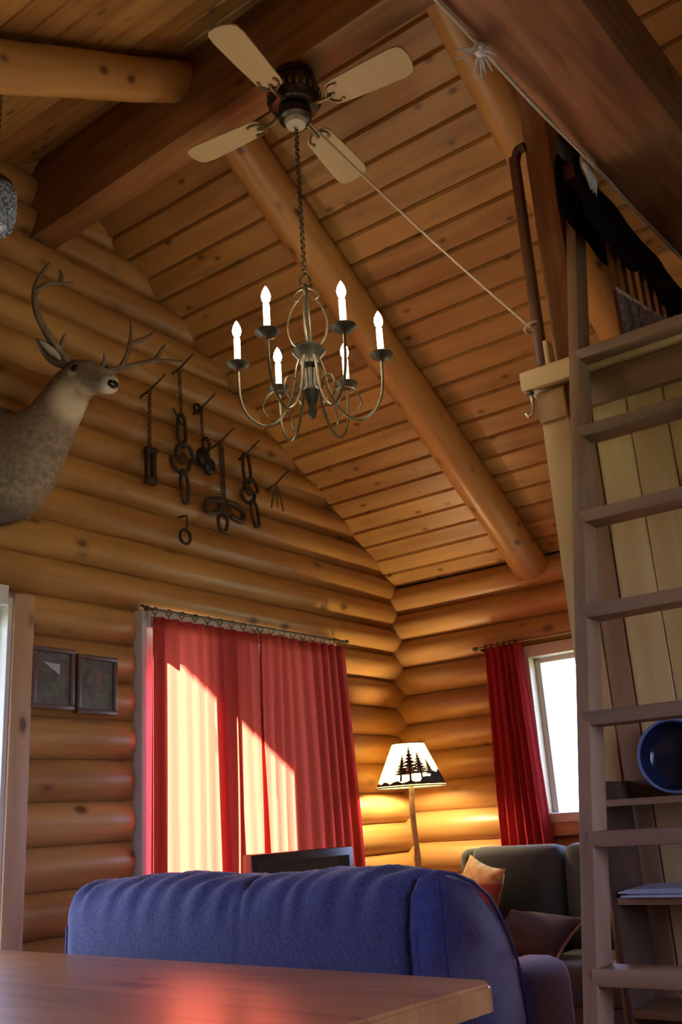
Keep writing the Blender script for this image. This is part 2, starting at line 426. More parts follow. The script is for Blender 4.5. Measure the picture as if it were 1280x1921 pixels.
# ---- ceiling planks on both slopes, running along the ridge
CE = struct('ceiling')
PW = .134; SL = -RX/CS
def plank(side, i, ya, yb, jit):
    s0, s1 = i*PW, min((i+1)*PW, SL); w_ = s1-s0
    if w_ < .02: return
    sec = [(s0+.001, .016), (s0+.011, 0), (s1-.011, 0), (s1-.001, .016), (s1-.001, .02), (s0+.001, .02)]
    bm = B(); rings = []
    for y in (ya, yb):
        ring = []
        for s, n in sec:
            n += jit
            x = -s*CS + n*SN; z = EAVE + s*SN + n*CS
            if side: x = LW - x
            ring.append(bm.verts.new((x, y, z)))
        rings.append(ring)
    for q in range(6): bm.faces.new((rings[0][q], rings[0][(q+1) % 6], rings[1][(q+1) % 6], rings[1][q]))
    bm.faces.new(rings[0][::-1]); bm.faces.new(rings[1])
    obj('plank', bm, 'plank', CE, smooth=False)
for side in (0, 1):
    for i in range(int(SL/PW)+1):
        yj = [.09, random.choice([-1.03, -2.13, -2.13, -3.2])+random.uniform(-.02, .02), FRONT-.05]
        for a, c in zip(yj, yj[1:]): plank(side, i, a-.0008, c+.0008, random.uniform(0, .002))
# roof deck over the planks, with the porch overhang beyond the gable
RF = struct('roof')
for side in (0, 1):
    sec = [(-.5, .023), (SL+.03, .023), (SL+.03, .16), (-.5, .16)]
    poly = []
    for s, n in sec:
        x = -s*CS + n*SN; z = EAVE + s*SN + n*CS
        poly.append(((LW-x) if side else x, z))
    obj('roof_deck', prism(B(), poly, FRONT-.5, 1.6), 'roofing', RF, smooth=False)
pw = obj('sun_block_wall', box(B(), -1.25, .1, 1.25, 1.33, -.4, 3.6), 'brown', smooth=False); pw['kind'] = 'structure'  # unseen wall added outside to block sun from the right-hand curtain

# ------------------------------------------------------------------ beams
def place(o, loc, rot=(0, 0, 0)):
    o.location = loc; o.rotation_euler = rot; return o
rb = obj('ridge_beam', box(B(), -.0675, .0675, -4.68, .0, 3.785, 4.185, .006), 'ridge')
place(rb, (-2.80, .02, 0), (0, 0, -.03))
tag(rb, 'dark square timber ridge beam under the peak carrying the ceiling fan', 'beam')
def rafter(side, y, label, r=.102, off=.075):
    bm = B(); n = 16; L_ = SL-(.05 if side else .08)
    tube(bm, [(L_*i/n, .006*noise.noise(Vector((i*.7, y, side))), .006*noise.noise(Vector((i*.7, y+5, side)))) for i in range(n+1)],
         [r*(1.04-.1*i/n)*(1+.03*noise.noise(Vector((i*.9, y*3, 2)))) for i in range(n+1)], 20)
    o = obj('rafter_log', bm, 'rafter')
    x = -off*SN; z = EAVE-off*CS
    if side == 0: place(o, (x, y, z), (0, PI+math.atan(S), 0))
    else: place(o, (LW-x, y, z), (0, -math.atan(S), 0))
    return tag(o, label, 'beam', 'round log rafters')
rafter(0, -1.03, 'long peeled log rafter running from below the fan down to the right wall')
rafter(0, -2.14, 'round log rafter disappearing behind the loft post at upper right')
rafter(1, -1.03, 'round log rafter crossing the dark upper left corner of the ceiling', r=.088, off=.10)
t = obj('tie_beam', box(B(), -1.6, 1.7, -.14, .14, 0, .30, .008), 'tie')
place(t, (-2.75, -2.67, 3.10), (0, 0, -.055))
tag(t, 'rough reddish-brown cracked timber beam crossing the upper right corner', 'beam')

# rope lashed along the tie beam with a frayed knot
rp = thing('rope', 'pale rope along the edge of the timber beam with a frayed white knot', 'rope', (-3.25, -2.49, 3.0))
pts = [(-3.60+.24*i, -2.488-.0132*i*1.0, 3.085+.006*math.sin(i*1.7)) for i in range(9)]
obj('strand', tube(B(), spline(pts, 4), .006, 6), 'rope', rp)
pts2 = [(p[0], p[1]+.014, p[2]+.03+.004*math.cos(i)) for i, p in enumerate(pts)]
obj('strand', tube(B(), spline(pts2, 4), .005, 6), 'rope', rp)
bm = B(); kc = Vector((-3.215, -2.505, 3.085)); puff(bm, kc, (.022, .018, .018), 2.2, 12, 8)
obj('knot', bm, 'wfur', rp)
for i in range(11):
    a = i*2.4; d = Vector((math.cos(a)*.8, math.sin(a)*.5+.25, -.35+.35*math.sin(i*1.3))).normalized()
    L_ = .05+.025*random.random()
    obj('frayed_end', tube(B(), [kc, kc+d*L_*.55, kc+d*L_+Vector((0, 0, -.008))], [.005, .004, .0015], 5), 'wfur', rp)

# ------------------------------------------------------------------ loft
LX = -2.36                                       # plane of the board wall under the loft
WLo = struct('wall_loft')
obj('trim_board', box(B(), LX-.022, LX, -2.285, -2.19, 0, 2.44, .003), 'pale', WLo)
obj('trim_block', box(B(), LX-.034, LX-.0225, -2.285, -2.188, 2.325, 2.43, .002), 'pale', WLo)
obj('corner_stud', box(B(), LX-.018, LX+.03, -2.357, -2.287, 0, 2.44, .003), 'brown', WLo)
y = -2.359
for i in range(16):
    obj('board', box(B(), LX-.012, LX+.008, y-.1165, y-.0005, 0, 2.44, .004, 1), 'board', WLo); y -= .118
WLe = struct('wall_loft_end')
x = LX+.03
while x < -.13:
    obj('board', box(B(), x, min(x+.1165, -.08), -2.235, -2.215, 0, 2.44, .004, 1), 'board', WLe); x += .118
lf = thing('loft_floor', 'pale pine edged sleeping loft deck behind the ladder', 'loft', (-1.2, -4, 2.44))
obj('deck', box(B(), -2.40, -.09, -4.64, -2.16, 2.445, 2.505), 'paley', lf, smooth=False)
obj('edge_board', box(B(), -2.425, -2.401, -4.2, -2.15, 2.44, 2.51, .003), 'paley', lf)
obj('rim_joist', box(B(), -2.40, -2.372, -4.2, -2.31, 2.33, 2.4385, .003), 'browny', lf)
# steel hook under the deck end
hk = thing('hook', 'small steel hook hanging under the left end of the loft deck', 'hook', (-2.41, -2.175, 2.36))
obj('plate', box(B(), -2.42, -2.40, -2.185, -2.165, 2.425, 2.4395, .002), 'iron', hk)
obj('shank', tube(B(), spline([(-2.41, -2.175, 2.43), (-2.413, -2.18, 2.40), (-2.41, -2.175, 2.365), (-2.41, -2.16, 2.352), (-2.41, -2.15, 2.366)], 5), .006, 6), 'steel', hk)
# posts and guard rail at the loft end
lp = obj('loft_post', box(B(), -2.34, -2.24, -2.345, -2.25, 2.512, 3.84, .006), 'post')
tag(lp, 'thick stained wooden post rising from the loft deck beside the ladder', 'post')
rl = thing('loft_railing', 'dark loft guard rail with slim end post and upright slats', 'railing', (-2.4, -2.3, 2.51))
obj('end_post', box(B(), -2.415, -2.375, -2.245, -2.212, 2.512, 3.36, .008), 'darkpost', rl)
obj('end_bracket', tube(B(), spline([(-2.395, -2.23, 3.33), (-2.395, -2.245, 3.38), (-2.395, -2.275, 3.385)], 5), .018, 8), 'darkpost', rl)
obj('base_block', box(B(), -2.42, -2.37, -2.262, -2.246, 2.512, 2.60, .003), 'pale', rl)
obj('top_rail', box(B(), -2.50, -1.55, -2.475, -2.43, 3.10, 3.16, .006), 'darkpost', rl)
for i in range(7):
    xx = -2.215+i*.098
    obj('slat', box(B(), xx, xx+.05, -2.462, -2.444, 2.512, 3.0985, .003), 'post', rl)
# black pelt draped over the rail
def pelt_surface():
    bm = B(); nu, nv = 34, 18; rows = []
    for i in range(nu+1):
        u = i/nu; x = -2.53+1.19*u; row = []
        ln = .30+.03*math.sin(u*9)+.02*math.sin(u*23)
        for j in range(nv+1):
            v = j/nv*2-1
            if abs(v) < .16: yy = -2.4525+v*.16; zz = 3.185
            else: yy = -2.4525+math.copysign(.030+.012*(abs(v)-.16), v)+.006*math.sin(u*17+v*3); zz = 3.178-(abs(v)-.16)*ln*(1.0 if v < 0 else .8)
            p = Vector((x, yy, zz)); p += Vector((0, .3, 1))*.010*noise.noise(p*16)
            row.append(bm.verts.new(p))
        rows.append(row)
    for a, b in zip(rows, rows[1:]):
        for j in range(nv): bm.faces.new((a[j], a[j+1], b[j+1], b[j]))
    bmesh.ops.solidify(bm, geom=bm.faces, thickness=.016); return bm
pt = thing('fur_pelt', 'long black fur pelt with white head patch draped over the loft rail', 'pelt', (-1.9, -2.4525, 2.8))
obj('hide', pelt_surface(), 'pelt', pt, ang=80)
hc = Vector((-2.50, -2.468, 3.205))
obj('head', puff(B(), hc, (.085, .036, .05), 2.2, 18, 12, .35), 'pelt', pt)
hc2 = Vector((-2.485, -2.508, 3.125))
obj('white_patch', puff(B(), hc2, (.045, .014, .045), 2.0, 14, 10, .35), 'wfur', pt)
for i in range(9):
    a = hc2+Vector((-.032+.008*i, -.006, -.01)); obj('white_tuft', tube(B(), [a, a+Vector((.004, -.006, -.035)), a+Vector((.012, 0, -.06-.012*(i % 3)))], [.009, .008, .002], 5), 'wfur', pt)
# woven blanket hung over a low line between the slats and the ladder
bk = thing('woven_blanket', 'grey white and lilac woven blanket hanging on the loft slats behind the ladder', 'blanket', (-2.1, -2.48, 2.51))
bm = B(); rows = []
for i in range(25):
    u = i/24; x = -2.31+.62*u; zt = 2.76+.12*u+.006*math.sin(u*15); row = []
    for z_, dy in ((2.514, 0), (2.60, .004), (zt-.06, .002), (zt-.012, 0), (zt, -.008), (zt-.004, -.014)):
        row.append(bm.verts.new((x, -2.485-dy*.8+.006*math.sin(u*38)*(1 if z_ < zt-.02 else .3), z_)))
    rows.append(row)
for a, b in zip(rows, rows[1:]):
    for j in range(5): bm.faces.new((a[j], a[j+1], b[j+1], b[j]))
bmesh.ops.solidify(bm, geom=bm.faces, thickness=.010)
obj('cloth', bm, 'blanket', bk, ang=80)
for i in range(16): obj('fringe', tube(B(), [(-2.30+.038*i, -2.485, 2.76+.12*(i*.038/.62)), (-2.297+.038*i, -2.497, 2.735+.12*(i*.038/.62))], .004, 5), 'wfur', bk)

# ------------------------------------------------------------------ ladder
def lx(z): return -2.756+.285*(z-1.5)
ld = thing('loft_ladder', 'weathered wooden ladder with flat rungs leaning against the loft', 'ladder', (lx(0), -2.65, 0))
ang = math.atan(.285)
def stile(y0, y1):
    bm = B(); box(bm, -.005, .085, y0, y1, -.01, 3.15/math.cos(ang), .003)
    bmesh.ops.transform(bm, matrix=Matrix.Translation((lx(0), 0, 0)) @ Matrix.Rotation(ang, 4, 'Y'), verts=bm.verts); return bm
obj('stile', stile(-2.388, -2.352), 'ladder', ld); obj('stile', stile(-2.93, -2.894), 'ladder', ld)
for i in range(8):
    z = 2.493-.29*i
    bm = box(B(), -.012, .08, -2.91, -2.376, -.036, 0, .003)
    bmesh.ops.translate(bm, vec=(lx(z), 0, z), verts=bm.verts)
    obj('rung', bm, 'rung', ld)

# ------------------------------------------------------------------ shelf unit behind the ladder
sh = thing('shelf_unit', 'dark brown open shelf unit standing behind the ladder', 'shelf', (-2.5, -2.6, 0))
obj('side_panel', box(B(), -2.60, LX-.025, -2.306, -2.29, 0, 1.165, .002), 'shelfdark', sh)
obj('side_panel', box(B(), -2.60, LX-.025, -3.30, -3.284, 0, 1.165, .002), 'shelfdark', sh)
obj('back_rail', box(B(), LX-.04, LX-.025, -3.283, -2.307, 1.10, 1.165, .002), 'shelfdark', sh)
for z in (1.115, .868, .60, .32):
    obj('shelf', box(B(), -2.60, LX-.042, -3.2835, -2.3065, z-.018, z, .002), 'browny', sh)
# enamel pan leaning on the top shelf
pn = thing('enamel_pan', 'round dark blue enamel pan standing on edge on the top shelf behind the ladder', 'pan', (-2.5, -2.47, 1.116))
TT = Matrix.Translation((-2.47, -2.475, 1.2205)) @ Matrix.Rotation(-PI/2+.12, 4, 'Y') @ Matrix.Rotation(0, 4, 'Z')
obj('bowl', lathe(B(), [(0, -.055), (.07, -.053), (.088, -.035), (.095, 0), (.099, .003), (.092, .0), (.084, -.033), (.066, -.047), (0, -.049)], seg=36, T=TT), 'enamel', pn)
bm = torus(B(), (0, 0, .003), .0985, .0045, seg=36); bmesh.ops.transform(bm, matrix=TT, verts=bm.verts); obj('rim', bm, 'rim', pn)
for s in (PI,):
    bm = torus(B(), (.105*math.cos(s+1.57), .105*math.sin(s+1.57), -.005), .025, .005, a0=0, a1=2*PI, seg=16); bmesh.ops.transform(bm, matrix=TT, verts=bm.verts); obj('loop_handle', bm, 'rim', pn)
for i, (dy, th, dx) in enumerate([(0, .006, 0), (-.012, .004, .006), (.008, .005, -.004), (-.004, .004, .003)]):
    z0 = .869+sum([.006, .004, .005, .004][:i])
    bm = box(B(), -.11, .10, -.33, .0, 0, th-.0003, .001, 1)
    bmesh.ops.transform(bm, matrix=Matrix.Translation((-2.50+dx, -2.312+dy-.012, z0)) @ Matrix.Rotation(.02*(i-1.5), 4, 'Z'), verts=bm.verts)
    o = obj('magazine', bm, 'paper'); tag(o, ['lowest', 'second lowest', 'second from top', 'topmost'][i]+' pale blue magazine in the pile on the shelf behind the ladder', 'magazine', 'magazines piled on the shelf')

# ------------------------------------------------------------------ ceiling fan
FX, FY = -2.86, -1.594
fan = thing('ceiling_fan', 'four bladed ceiling fan with pale wooden blades and dark ornate motor', 'fan', (FX, FY, 3.56))
obj('canopy', lathe(B(), [(0, 3.783), (.075, 3.783), (.082, 3.77), (.08, 3.755), (.066, 3.745), (0, 3.745)], (FX, FY, 0), 28), 'fanmetal', fan)
mo = obj('motor_housing', lathe(B(), [(0, 3.744), (.07, 3.744), (.092, 3.73), (.096, 3.70), (.10, 3.695), (.10, 3.66), (.094, 3.655), (.085, 3.635), (.05, 3.628), (0, 3.628)], (FX, FY, 0), 36), 'fanmetal', fan)
for i in range(24):
    a = 2*PI*i/24; c = Vector((FX+.1*math.cos(a), FY+.1*math.sin(a), 3.678))
    bm = box(B(), -.004, .004, -.006, .006, -.013, .013, .002, 1); bmesh.ops.transform(bm, matrix=Matrix.Translation(c) @ Matrix.Rotation(a, 4, 'Z'), verts=bm.verts)
    obj('vent_rib', bm, 'brassy', mo)
obj('switch_housing', lathe(B(), [(0, 3.6275), (.058, 3.6275), (.064, 3.61), (.06, 3.585), (.045, 3.575), (0, 3.575)], (FX, FY, 0), 28), 'fanmetal', fan)
obj('bottom_cap', lathe(B(), [(0, 3.5745), (.042, 3.5745), (.036, 3.558), (.016, 3.548), (0, 3.546)], (FX, FY, 0), 24), 'cream', fan)
for kb in range(4):
    a = math.radians(7+90*kb); T = Matrix.Translation((FX, FY, 3.622)) @ Matrix.Rotation(a, 4, 'Z') @ Matrix.Rotation(math.radians(-11), 4, 'X')
    bm = B(); out = []
    prof = [(.145, .030), (.155, .046), (.18, .053), (.30, .060), (.42, .066), (.455, .060), (.468, .045), (.475, .015)]
    poly = [(x, yv) for x, yv in prof]+[(x, -yv) for x, yv in prof[::-1]]
    prism(bm, poly, 0, .007, ax=2); bmesh.ops.bevel(bm, geom=list(bm.edges), offset=.0015, segments=1, affect='EDGES')
    bl = obj('blade', bm, 'blade', fan, T=T)
    bm = B()
    tube(bm, spline([(.075, 0, .008), (.10, 0, -.006), (.135, 0, -.008), (.16, 0, -.004)], 4), .008, 6)
    tube(bm, spline([(.135, 0, -.006), (.15, .025, -.004), (.17, .038, -.004), (.19, .034, -.004)], 4), .005, 6)
    tube(bm, spline([(.135, 0, -.006), (.15, -.025, -.004), (.17, -.038, -.004), (.19, -.034, -.004)], 4), .005, 6)
    for yy in (-.034, .034, 0): lathe(bm, [(0, -.009), (.006, -.008), (.007, -.003), (0, -.002)], (.19 if yy else .165, yy, 0), 8)
    obj('blade_iron', bm, 'brassy', fan, T=T)
# pull cord stretched from the fan to the loft post
p0, p1 = Vector((FX+.05, FY-.03, 3.582)), Vector((-2.40, -2.211, 2.665))
pc = thing('pull_cord', 'pale cord stretched taut from the ceiling fan to the loft post', 'cord', tuple(p1))
obj('cord', tube(B(), [p0.lerp(p1, i/12)+Vector((0, 0, -.02*math.sin(PI*i/12))) for i in range(13)], .0045, 6), 'cord', pc)
obj('cord_end', torus(B(), p1+Vector((.003, 0, .01)), .03, .004, (0, .3, 1), seg=14), 'cord', pc)

# ------------------------------------------------------------------ chandelier
ch = thing('chandelier', 'wrought iron six arm chandelier with lit white candle bulbs', 'chandelier', (FX, FY, 2.32))
bm = B(); z = 3.545; i = 0
while z > 2.93:
    ax = (1, 0, 0) if i % 2 else (0, 1, 0)
    u = torus(bm, (FX, FY, z), .009, .0022, ax, seg=8, ts=4, sy=1.0); z -= .0145; i += 1
cnh = obj('chain', bm, 'iron', ch)
obj('cable', tube(B(), [(FX+.004*math.sin(t_*2), FY+.004*math.cos(t_*2), 3.545-.031*t_) for t_ in range(21)], .0022, 5), 'brassy', ch)
obj('loop', torus(B(), (FX, FY, 2.905), .018, .004, (1, .4, 0), seg=16), 'iron', ch)
obj('stem', lathe(B(), [(0, 2.89), (.006, 2.888), (.008, 2.86), (.006, 2.85), (.006, 2.66), (.012, 2.65), (.012, 2.64), (0, 2.64)], (FX, FY, 0), 12), 'iron', ch)
hub = obj('hub', lathe(B(), [(0, 2.642), (.05, 2.64), (.058, 2.63), (.05, 2.618), (.036, 2.60), (.036, 2.575), (.022, 2.56), (.02, 2.50), (.03, 2.48), (.022, 2.455), (.012, 2.42), (.016, 2.405), (.01, 2.385), (0, 2.378)], (FX, FY, 0), 20), 'iron', ch)
for kx in range(4):
    a = 2*PI*kx/4+.5; ca, sa = math.cos(a), math.sin(a)
    P_ = [(.004, 2.875), (.03, 2.862), (.045, 2.84), (.03, 2.825), (.022, 2.845)]
    obj('scroll', tube(B(), spline([(FX+r*ca, FY+r*sa, z) for r, z in P_], 5), .0032, 6), 'brassy', ch)
    P_ = [(.012, 2.85), (.05, 2.80), (.068, 2.74), (.06, 2.68), (.035, 2.645)]
    obj('hoop', tube(B(), spline([(FX+r*ca, FY+r*sa, z) for r, z in P_], 6), .0036, 6), 'brassy', ch)
RC, ZC = .2435, 2.595
for kx in range(6):
    a = 5.3254-PI+kx*PI/3; ca, sa = math.cos(a), math.sin(a)
    def Q(r, z): return (FX+r*ca, FY+r*sa, z)
    ar = obj('arm', tube(B(), spline([Q(.03, 2.61), Q(.045, 2.56), Q(.06, 2.48), Q(.10, 2.40), Q(.155, 2.365), Q(.21, 2.40), Q(.238, 2.47), Q(RC, ZC-.012)], 6), .0052, 7), 'brassy', ch)
    obj('scroll', tube(B(), spline([Q(.07, 2.455), Q(.10, 2.49), Q(.145, 2.475), Q(.165, 2.43), Q(.15, 2.40)], 5), .0035, 6), 'brassy', ar)
    c = Q(RC, 0)
    obj('drip_cup', lathe(B(), [(0, ZC-.018), (.014, ZC-.018), (.032, ZC-.008), (.041, ZC+.004), (.039, ZC+.006), (.02, ZC-.002), (0, ZC-.002)], c, 18), 'iron', ch)
    cn = obj('candle_sleeve', lathe(B(), [(.0105, ZC-.001), (.0105, ZC+.05), (.0105, ZC+.102)], c, 14), 'candle', ch)
    obj('bulb', lathe(B(), [(0, ZC+.03), (.0035, ZC+.031), (.0035, ZC+.104), (.0125, ZC+.116), (.0155, ZC+.13), (.0125, ZC+.146), (.006, ZC+.16), (0, ZC+.17)], c, 14), 'bulb', cn)

# ------------------------------------------------------------------ mounted deer head
dr = thing('deer_mount', 'mounted deer head with branching antlers on the log gable wall', 'deer mount', (-2.99, -.06, 2.62))
def deer_body():
    # rings along one continuous spine: centre, direction, half width (sideways), half height
    R_ = [((-3.02, -.055, 2.600), (0, -1, .0), .215, .265), ((-3.00, -.12, 2.605), (0, -1, .15), .20, .255), ((-2.985, -.20, 2.635), (0, -.9, .45), .165, .205),
          ((-2.965, -.28, 2.690), (0, -.75, .65), .125, .145), ((-2.945, -.335, 2.755), (.02, -.62, .78), .10, .112), ((-2.925, -.375, 2.825), (.03, -.6, .8), .088, .098),
          ((-2.908, -.405, 2.880), (.0, -.85, .5), .082, .092), ((-2.900, -.445, 2.902), (-.02, -1, .0), .080, .084), ((-2.898, -.485, 2.893), (-.03, -.93, -.36), .072, .074),
          ((-2.900, -.530, 2.870), (-.03, -.9, -.45), .055, .062), ((-2.903, -.575, 2.845), (-.03, -.88, -.47), .044, .052), ((-2.905, -.615, 2.823), (-.03, -.88, -.47), .040, .045),
          ((-2.907, -.640, 2.810), (-.03, -.88, -.47), .034, .036), ((-2.908, -.652, 2.803), (-.03, -.88, -.47), .018, .020)]
    bm = B(); seg = 22; rings = []
    for c, d, hw, hh in R_:
        d = Vector(d).normalized(); c = Vector(c); u = Vector((1, 0, 0)); u = (u-d*u.dot(d)).normalized(); v = d.cross(u)
        if v.z < 0: v = -v
        if abs(v.z) < .2 and v.y > 0: v = v
        ring = []
        for k_ in range(seg):
            a = 2*PI*k_/seg; p = c+u*math.cos(a)*hw+v*math.sin(a)*hh
            p += (p-c).normalized()*.006*noise.noise(p*22); ring.append(bm.verts.new(p))
        rings.append(ring)
    for a, b in zip(rings, rings[1:]):
        for k_ in range(seg): bm.faces.new((a[k_], a[(k_+1) % seg], b[(k_+1) % seg], b[k_]))
    bm.faces.new(rings[0][::-1]); bm.faces.new(rings[-1]); return bm
# fur with a pale throat and muzzle band (the animal's own markings)
def deer_fur():
    mt, nt, out = newmat('deer_fur_marked'); L = nt.links.new
    tc = N(nt, 'ShaderNodeTexCoord'); b = N(nt, 'ShaderNodeBsdfPrincipled'); b.inputs['Roughness'].default_value = .9
    no = N(nt, 'ShaderNodeTexNoise'); no.inputs['Scale'].default_value = 45; no.inputs['Detail'].default_value = 5; L(tc.outputs['Object'], no.inputs['Vector'])
    r = ramp(nt, [(.3, (.15, .115, .085)), (.7, (.30, .235, .175))]); L(no.outputs['Fac'], r.inputs[0])
    last = r.outputs[0]
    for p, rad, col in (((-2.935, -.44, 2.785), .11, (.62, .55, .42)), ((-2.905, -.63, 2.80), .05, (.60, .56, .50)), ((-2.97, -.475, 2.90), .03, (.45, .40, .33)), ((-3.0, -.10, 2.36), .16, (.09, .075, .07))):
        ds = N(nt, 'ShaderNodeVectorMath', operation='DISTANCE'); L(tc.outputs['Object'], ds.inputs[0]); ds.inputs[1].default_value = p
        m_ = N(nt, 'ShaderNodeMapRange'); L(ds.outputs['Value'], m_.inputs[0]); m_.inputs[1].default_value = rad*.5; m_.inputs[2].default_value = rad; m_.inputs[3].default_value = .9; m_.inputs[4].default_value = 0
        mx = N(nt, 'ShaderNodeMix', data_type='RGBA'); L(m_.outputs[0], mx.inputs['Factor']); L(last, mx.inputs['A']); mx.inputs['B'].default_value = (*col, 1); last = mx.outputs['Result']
    L(last, b.inputs['Base Color'])
    bp = N(nt, 'ShaderNodeBump'); bp.inputs['Strength'].default_value = .35; bp.inputs['Distance'].default_value = .01; L(no.outputs['Fac'], bp.inputs['Height']); L(bp.outputs[0], b.inputs['Normal'])
    L(b.outputs[0], out.inputs[0]); return mt
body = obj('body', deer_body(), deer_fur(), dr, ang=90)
obj('nose', puff(B(), (-2.908, -.651, 2.808), (.026, .014, .019), 2.2, 14, 10), 'eye', dr)
for s in (-1, 1):
    obj('eye', puff(B(), (-2.899+s*.069, -.488, 2.912), (.013, .018, .015), 2, 12, 8), 'eye', dr)
    obj('nostril', puff(B(), (-2.908+s*.013, -.662, 2.811), (.006, .006, .005), 2, 8, 6), 'eye', dr)
    # ear: cupped leaf shape
    root = Vector((-2.90+s*.068, -.43, 2.945)); tip = root+Vector((s*.135, .015, .075))
    ax = (tip-root); wv = Vector((-s*.35, -.2, .85)).normalized(); wv = (wv-ax.normalized()*wv.dot(ax.normalized())).normalized(); nv_ = ax.normalized().cross(wv)
    if nv_.y > 0: nv_ = -nv_
    bm = B(); rows = []
    for i in range(9):
        t_ = i/8; wd = .045*math.sin(PI*min(1, t_*.9+.12))**.8*(1-.15*t_)
        if i == 8: wd = .004
        rows.append([bm.verts.new(root+ax*t_+wv*wd*q - nv_*(.022*(abs(q)**2-1))*(-1)*math.sin(PI*min(1, t_+.1))) for q in (-1, -.5, 0, .5, 1)])
    for a, b in zip(rows, rows[1:]):
        for j in range(4): bm.faces.new((a[j], a[j+1], b[j+1], b[j]))
    bmesh.ops.solidify(bm, geom=bm.faces, thickness=.009)
    er = obj('ear', bm, 'fur', dr, ang=80)
    obj('inner_ear', tube(B(), [root+ax*t_+nv_*.006 for t_ in (.2, .35, .55, .75, .9)], [.008, .022, .026, .018, .005], 8, sy=.35), 'pfur', er)
AL = [[(-2.935, -.42, 2.965), (-3.02, -.425, 3.02), (-3.11, -.44, 3.10), (-3.145, -.45, 3.19), (-3.125, -.455, 3.28), (-3.085, -.46, 3.355)], [(-3.145, -.45, 3.19), (-3.10, -.47, 3.25), (-3.04, -.475, 3.275), (-2.975, -.47, 3.31)],
      [(-3.04, -.475, 3.275), (-3.035, -.475, 3.31), (-3.04, -.47, 3.345)], [(-2.99, -.42, 3.0), (-3.0, -.45, 3.04), (-2.995, -.46, 3.07)]]
AR = [[(-2.865, -.42, 2.965), (-2.78, -.425, 2.985), (-2.69, -.44, 3.025), (-2.60, -.45, 3.075), (-2.50, -.455, 3.13), (-2.42, -.455, 3.16), (-2.335, -.45, 3.19)], [(-2.69, -.44, 3.025), (-2.665, -.455, 3.10), (-2.65, -.46, 3.19), (-2.645, -.455, 3.275)],
      [(-2.655, -.46, 3.15), (-2.60, -.47, 3.19), (-2.545, -.47, 3.235), (-2.50, -.46, 3.29)], [(-2.50, -.455, 3.13), (-2.47, -.46, 3.19), (-2.44, -.455, 3.235)], [(-2.79, -.425, 2.985), (-2.79, -.455, 3.02), (-2.80, -.465, 3.05)]]
for side in (AL, AR):
    mn = None
    for i, p in enumerate(side):
        q = spline(p, 5); n_ = len(q); r0 = .021 if i == 0 else .014
        o = obj('antler' if i == 0 else 'tine', tube(B(), q, [r0*(1-.75*j/(n_-1)) for j in range(n_)], 9), 'antler', dr if i == 0 else mn)
        if i == 0: mn = o
obj('back_plaque', box(B(), -3.20, -2.84, -.058, -.045, 2.40, 2.80, .004), 'brown', dr)

# ------------------------------------------------------------------ iron traps and tools hung on the gable wall
def peg(parent, p):
    p = Vector(p); obj('peg', tube(B(), [p+Vector((-.015, .07, -.03)), p, p+Vector((.035, -.075, .075))], [.006, .006, .004], 6), 'rust', parent)
def chain(parent, a, b, r=.011, th=.0032):
    a, b = Vector(a), Vector(b); d = b-a; n = max(2, int(d.length/(r*1.55))); bm = B()
    for i in range(n+1): torus(bm, a+d*(i/n), r, th, (1, 0, 0) if i % 2 else (0, 1, 0), seg=8, ts=4)
    obj('chain', bm, 'rust', parent)
def jaws(parent, c, w, h, a0=0):
    c = Vector(c)
    for s in (-1, 1):
        pts = [c+Vector((w*math.cos(t_), -.012*s, h*math.sin(t_))) for t_ in [PI*i/12 for i in range(13)]] if s > 0 else [c+Vector((w*math.cos(t_), .012, -h*math.sin(t_))) for t_ in [PI*i/12 for i in range(13)]]
        obj('jaw', tube(B(), pts, .0105, 6), 'rust', parent)
    obj('pan', lathe(B(), [(0, -.004), (w*.48, -.004), (w*.5, 0), (w*.48, .004), (0, .004)], seg=16, T=Matrix.Translation(c) @ Matrix.Rotation(PI/2, 4, 'X')), 'iron', parent)
    obj('cross_bar', box(B(), c.x-w, c.x+w, c.y-.006, c.y+.006, c.z-.007, c.z+.007, .002), 'rust', parent)
def spring(parent, a, b, w=.018):
    a, b = Vector(a), Vector(b); bm = B()
    d = b-a; s = Vector((d.z, 0, -d.x)).normalized()*w
    tube(bm, spline([a+s*.3, a.lerp(b, .4)+s, b+s*.7, b+d.normalized()*.012, b-s*.7, a.lerp(b, .4)-s, a-s*.3], 5), .010, 6); obj('spring', bm, 'rust', parent)
Yw = -.10
G = 'old iron traps hung in a row on the log wall'
t1 = thing('animal_trap', 'narrow dark iron trap on a long chain, leftmost on the gable wall', 'trap', (-2.209, Yw, 2.70), G)
peg(t1, (-2.208, Yw, 3.20)); chain(t1, (-2.208, Yw, 3.19), (-2.209, Yw, 2.895), .010)
obj('frame_bar', box(B(), -2.240, -2.218, Yw-.02, Yw+.005, 2.71, 2.885, .004), 'rust', t1); obj('frame_bar', box(B(), -2.200, -2.178, Yw-.02, Yw+.005, 2.71, 2.885, .004), 'rust', t1)
obj('crosspiece', box(B(), -2.242, -2.176, Yw-.024, Yw+.006, 2.86, 2.89, .004), 'rust', t1); obj('crosspiece', box(B(), -2.242, -2.176, Yw-.024, Yw+.006, 2.70, 2.74, .004), 'iron', t1)
t2 = thing('animal_trap', 'long double spring iron trap with round pan, second from left on gable wall', 'trap', (-1.985, Yw, 2.67), G)
peg(t2, (-2.006, Yw, 3.39)); chain(t2, (-2.003, Yw, 3.38), (-1.992, Yw, 3.13), .010); spring(t2, (-1.988, Yw, 2.96), (-1.992, Yw, 3.12), .028); jaws(t2, (-1.985, Yw, 2.90), .062, .075)
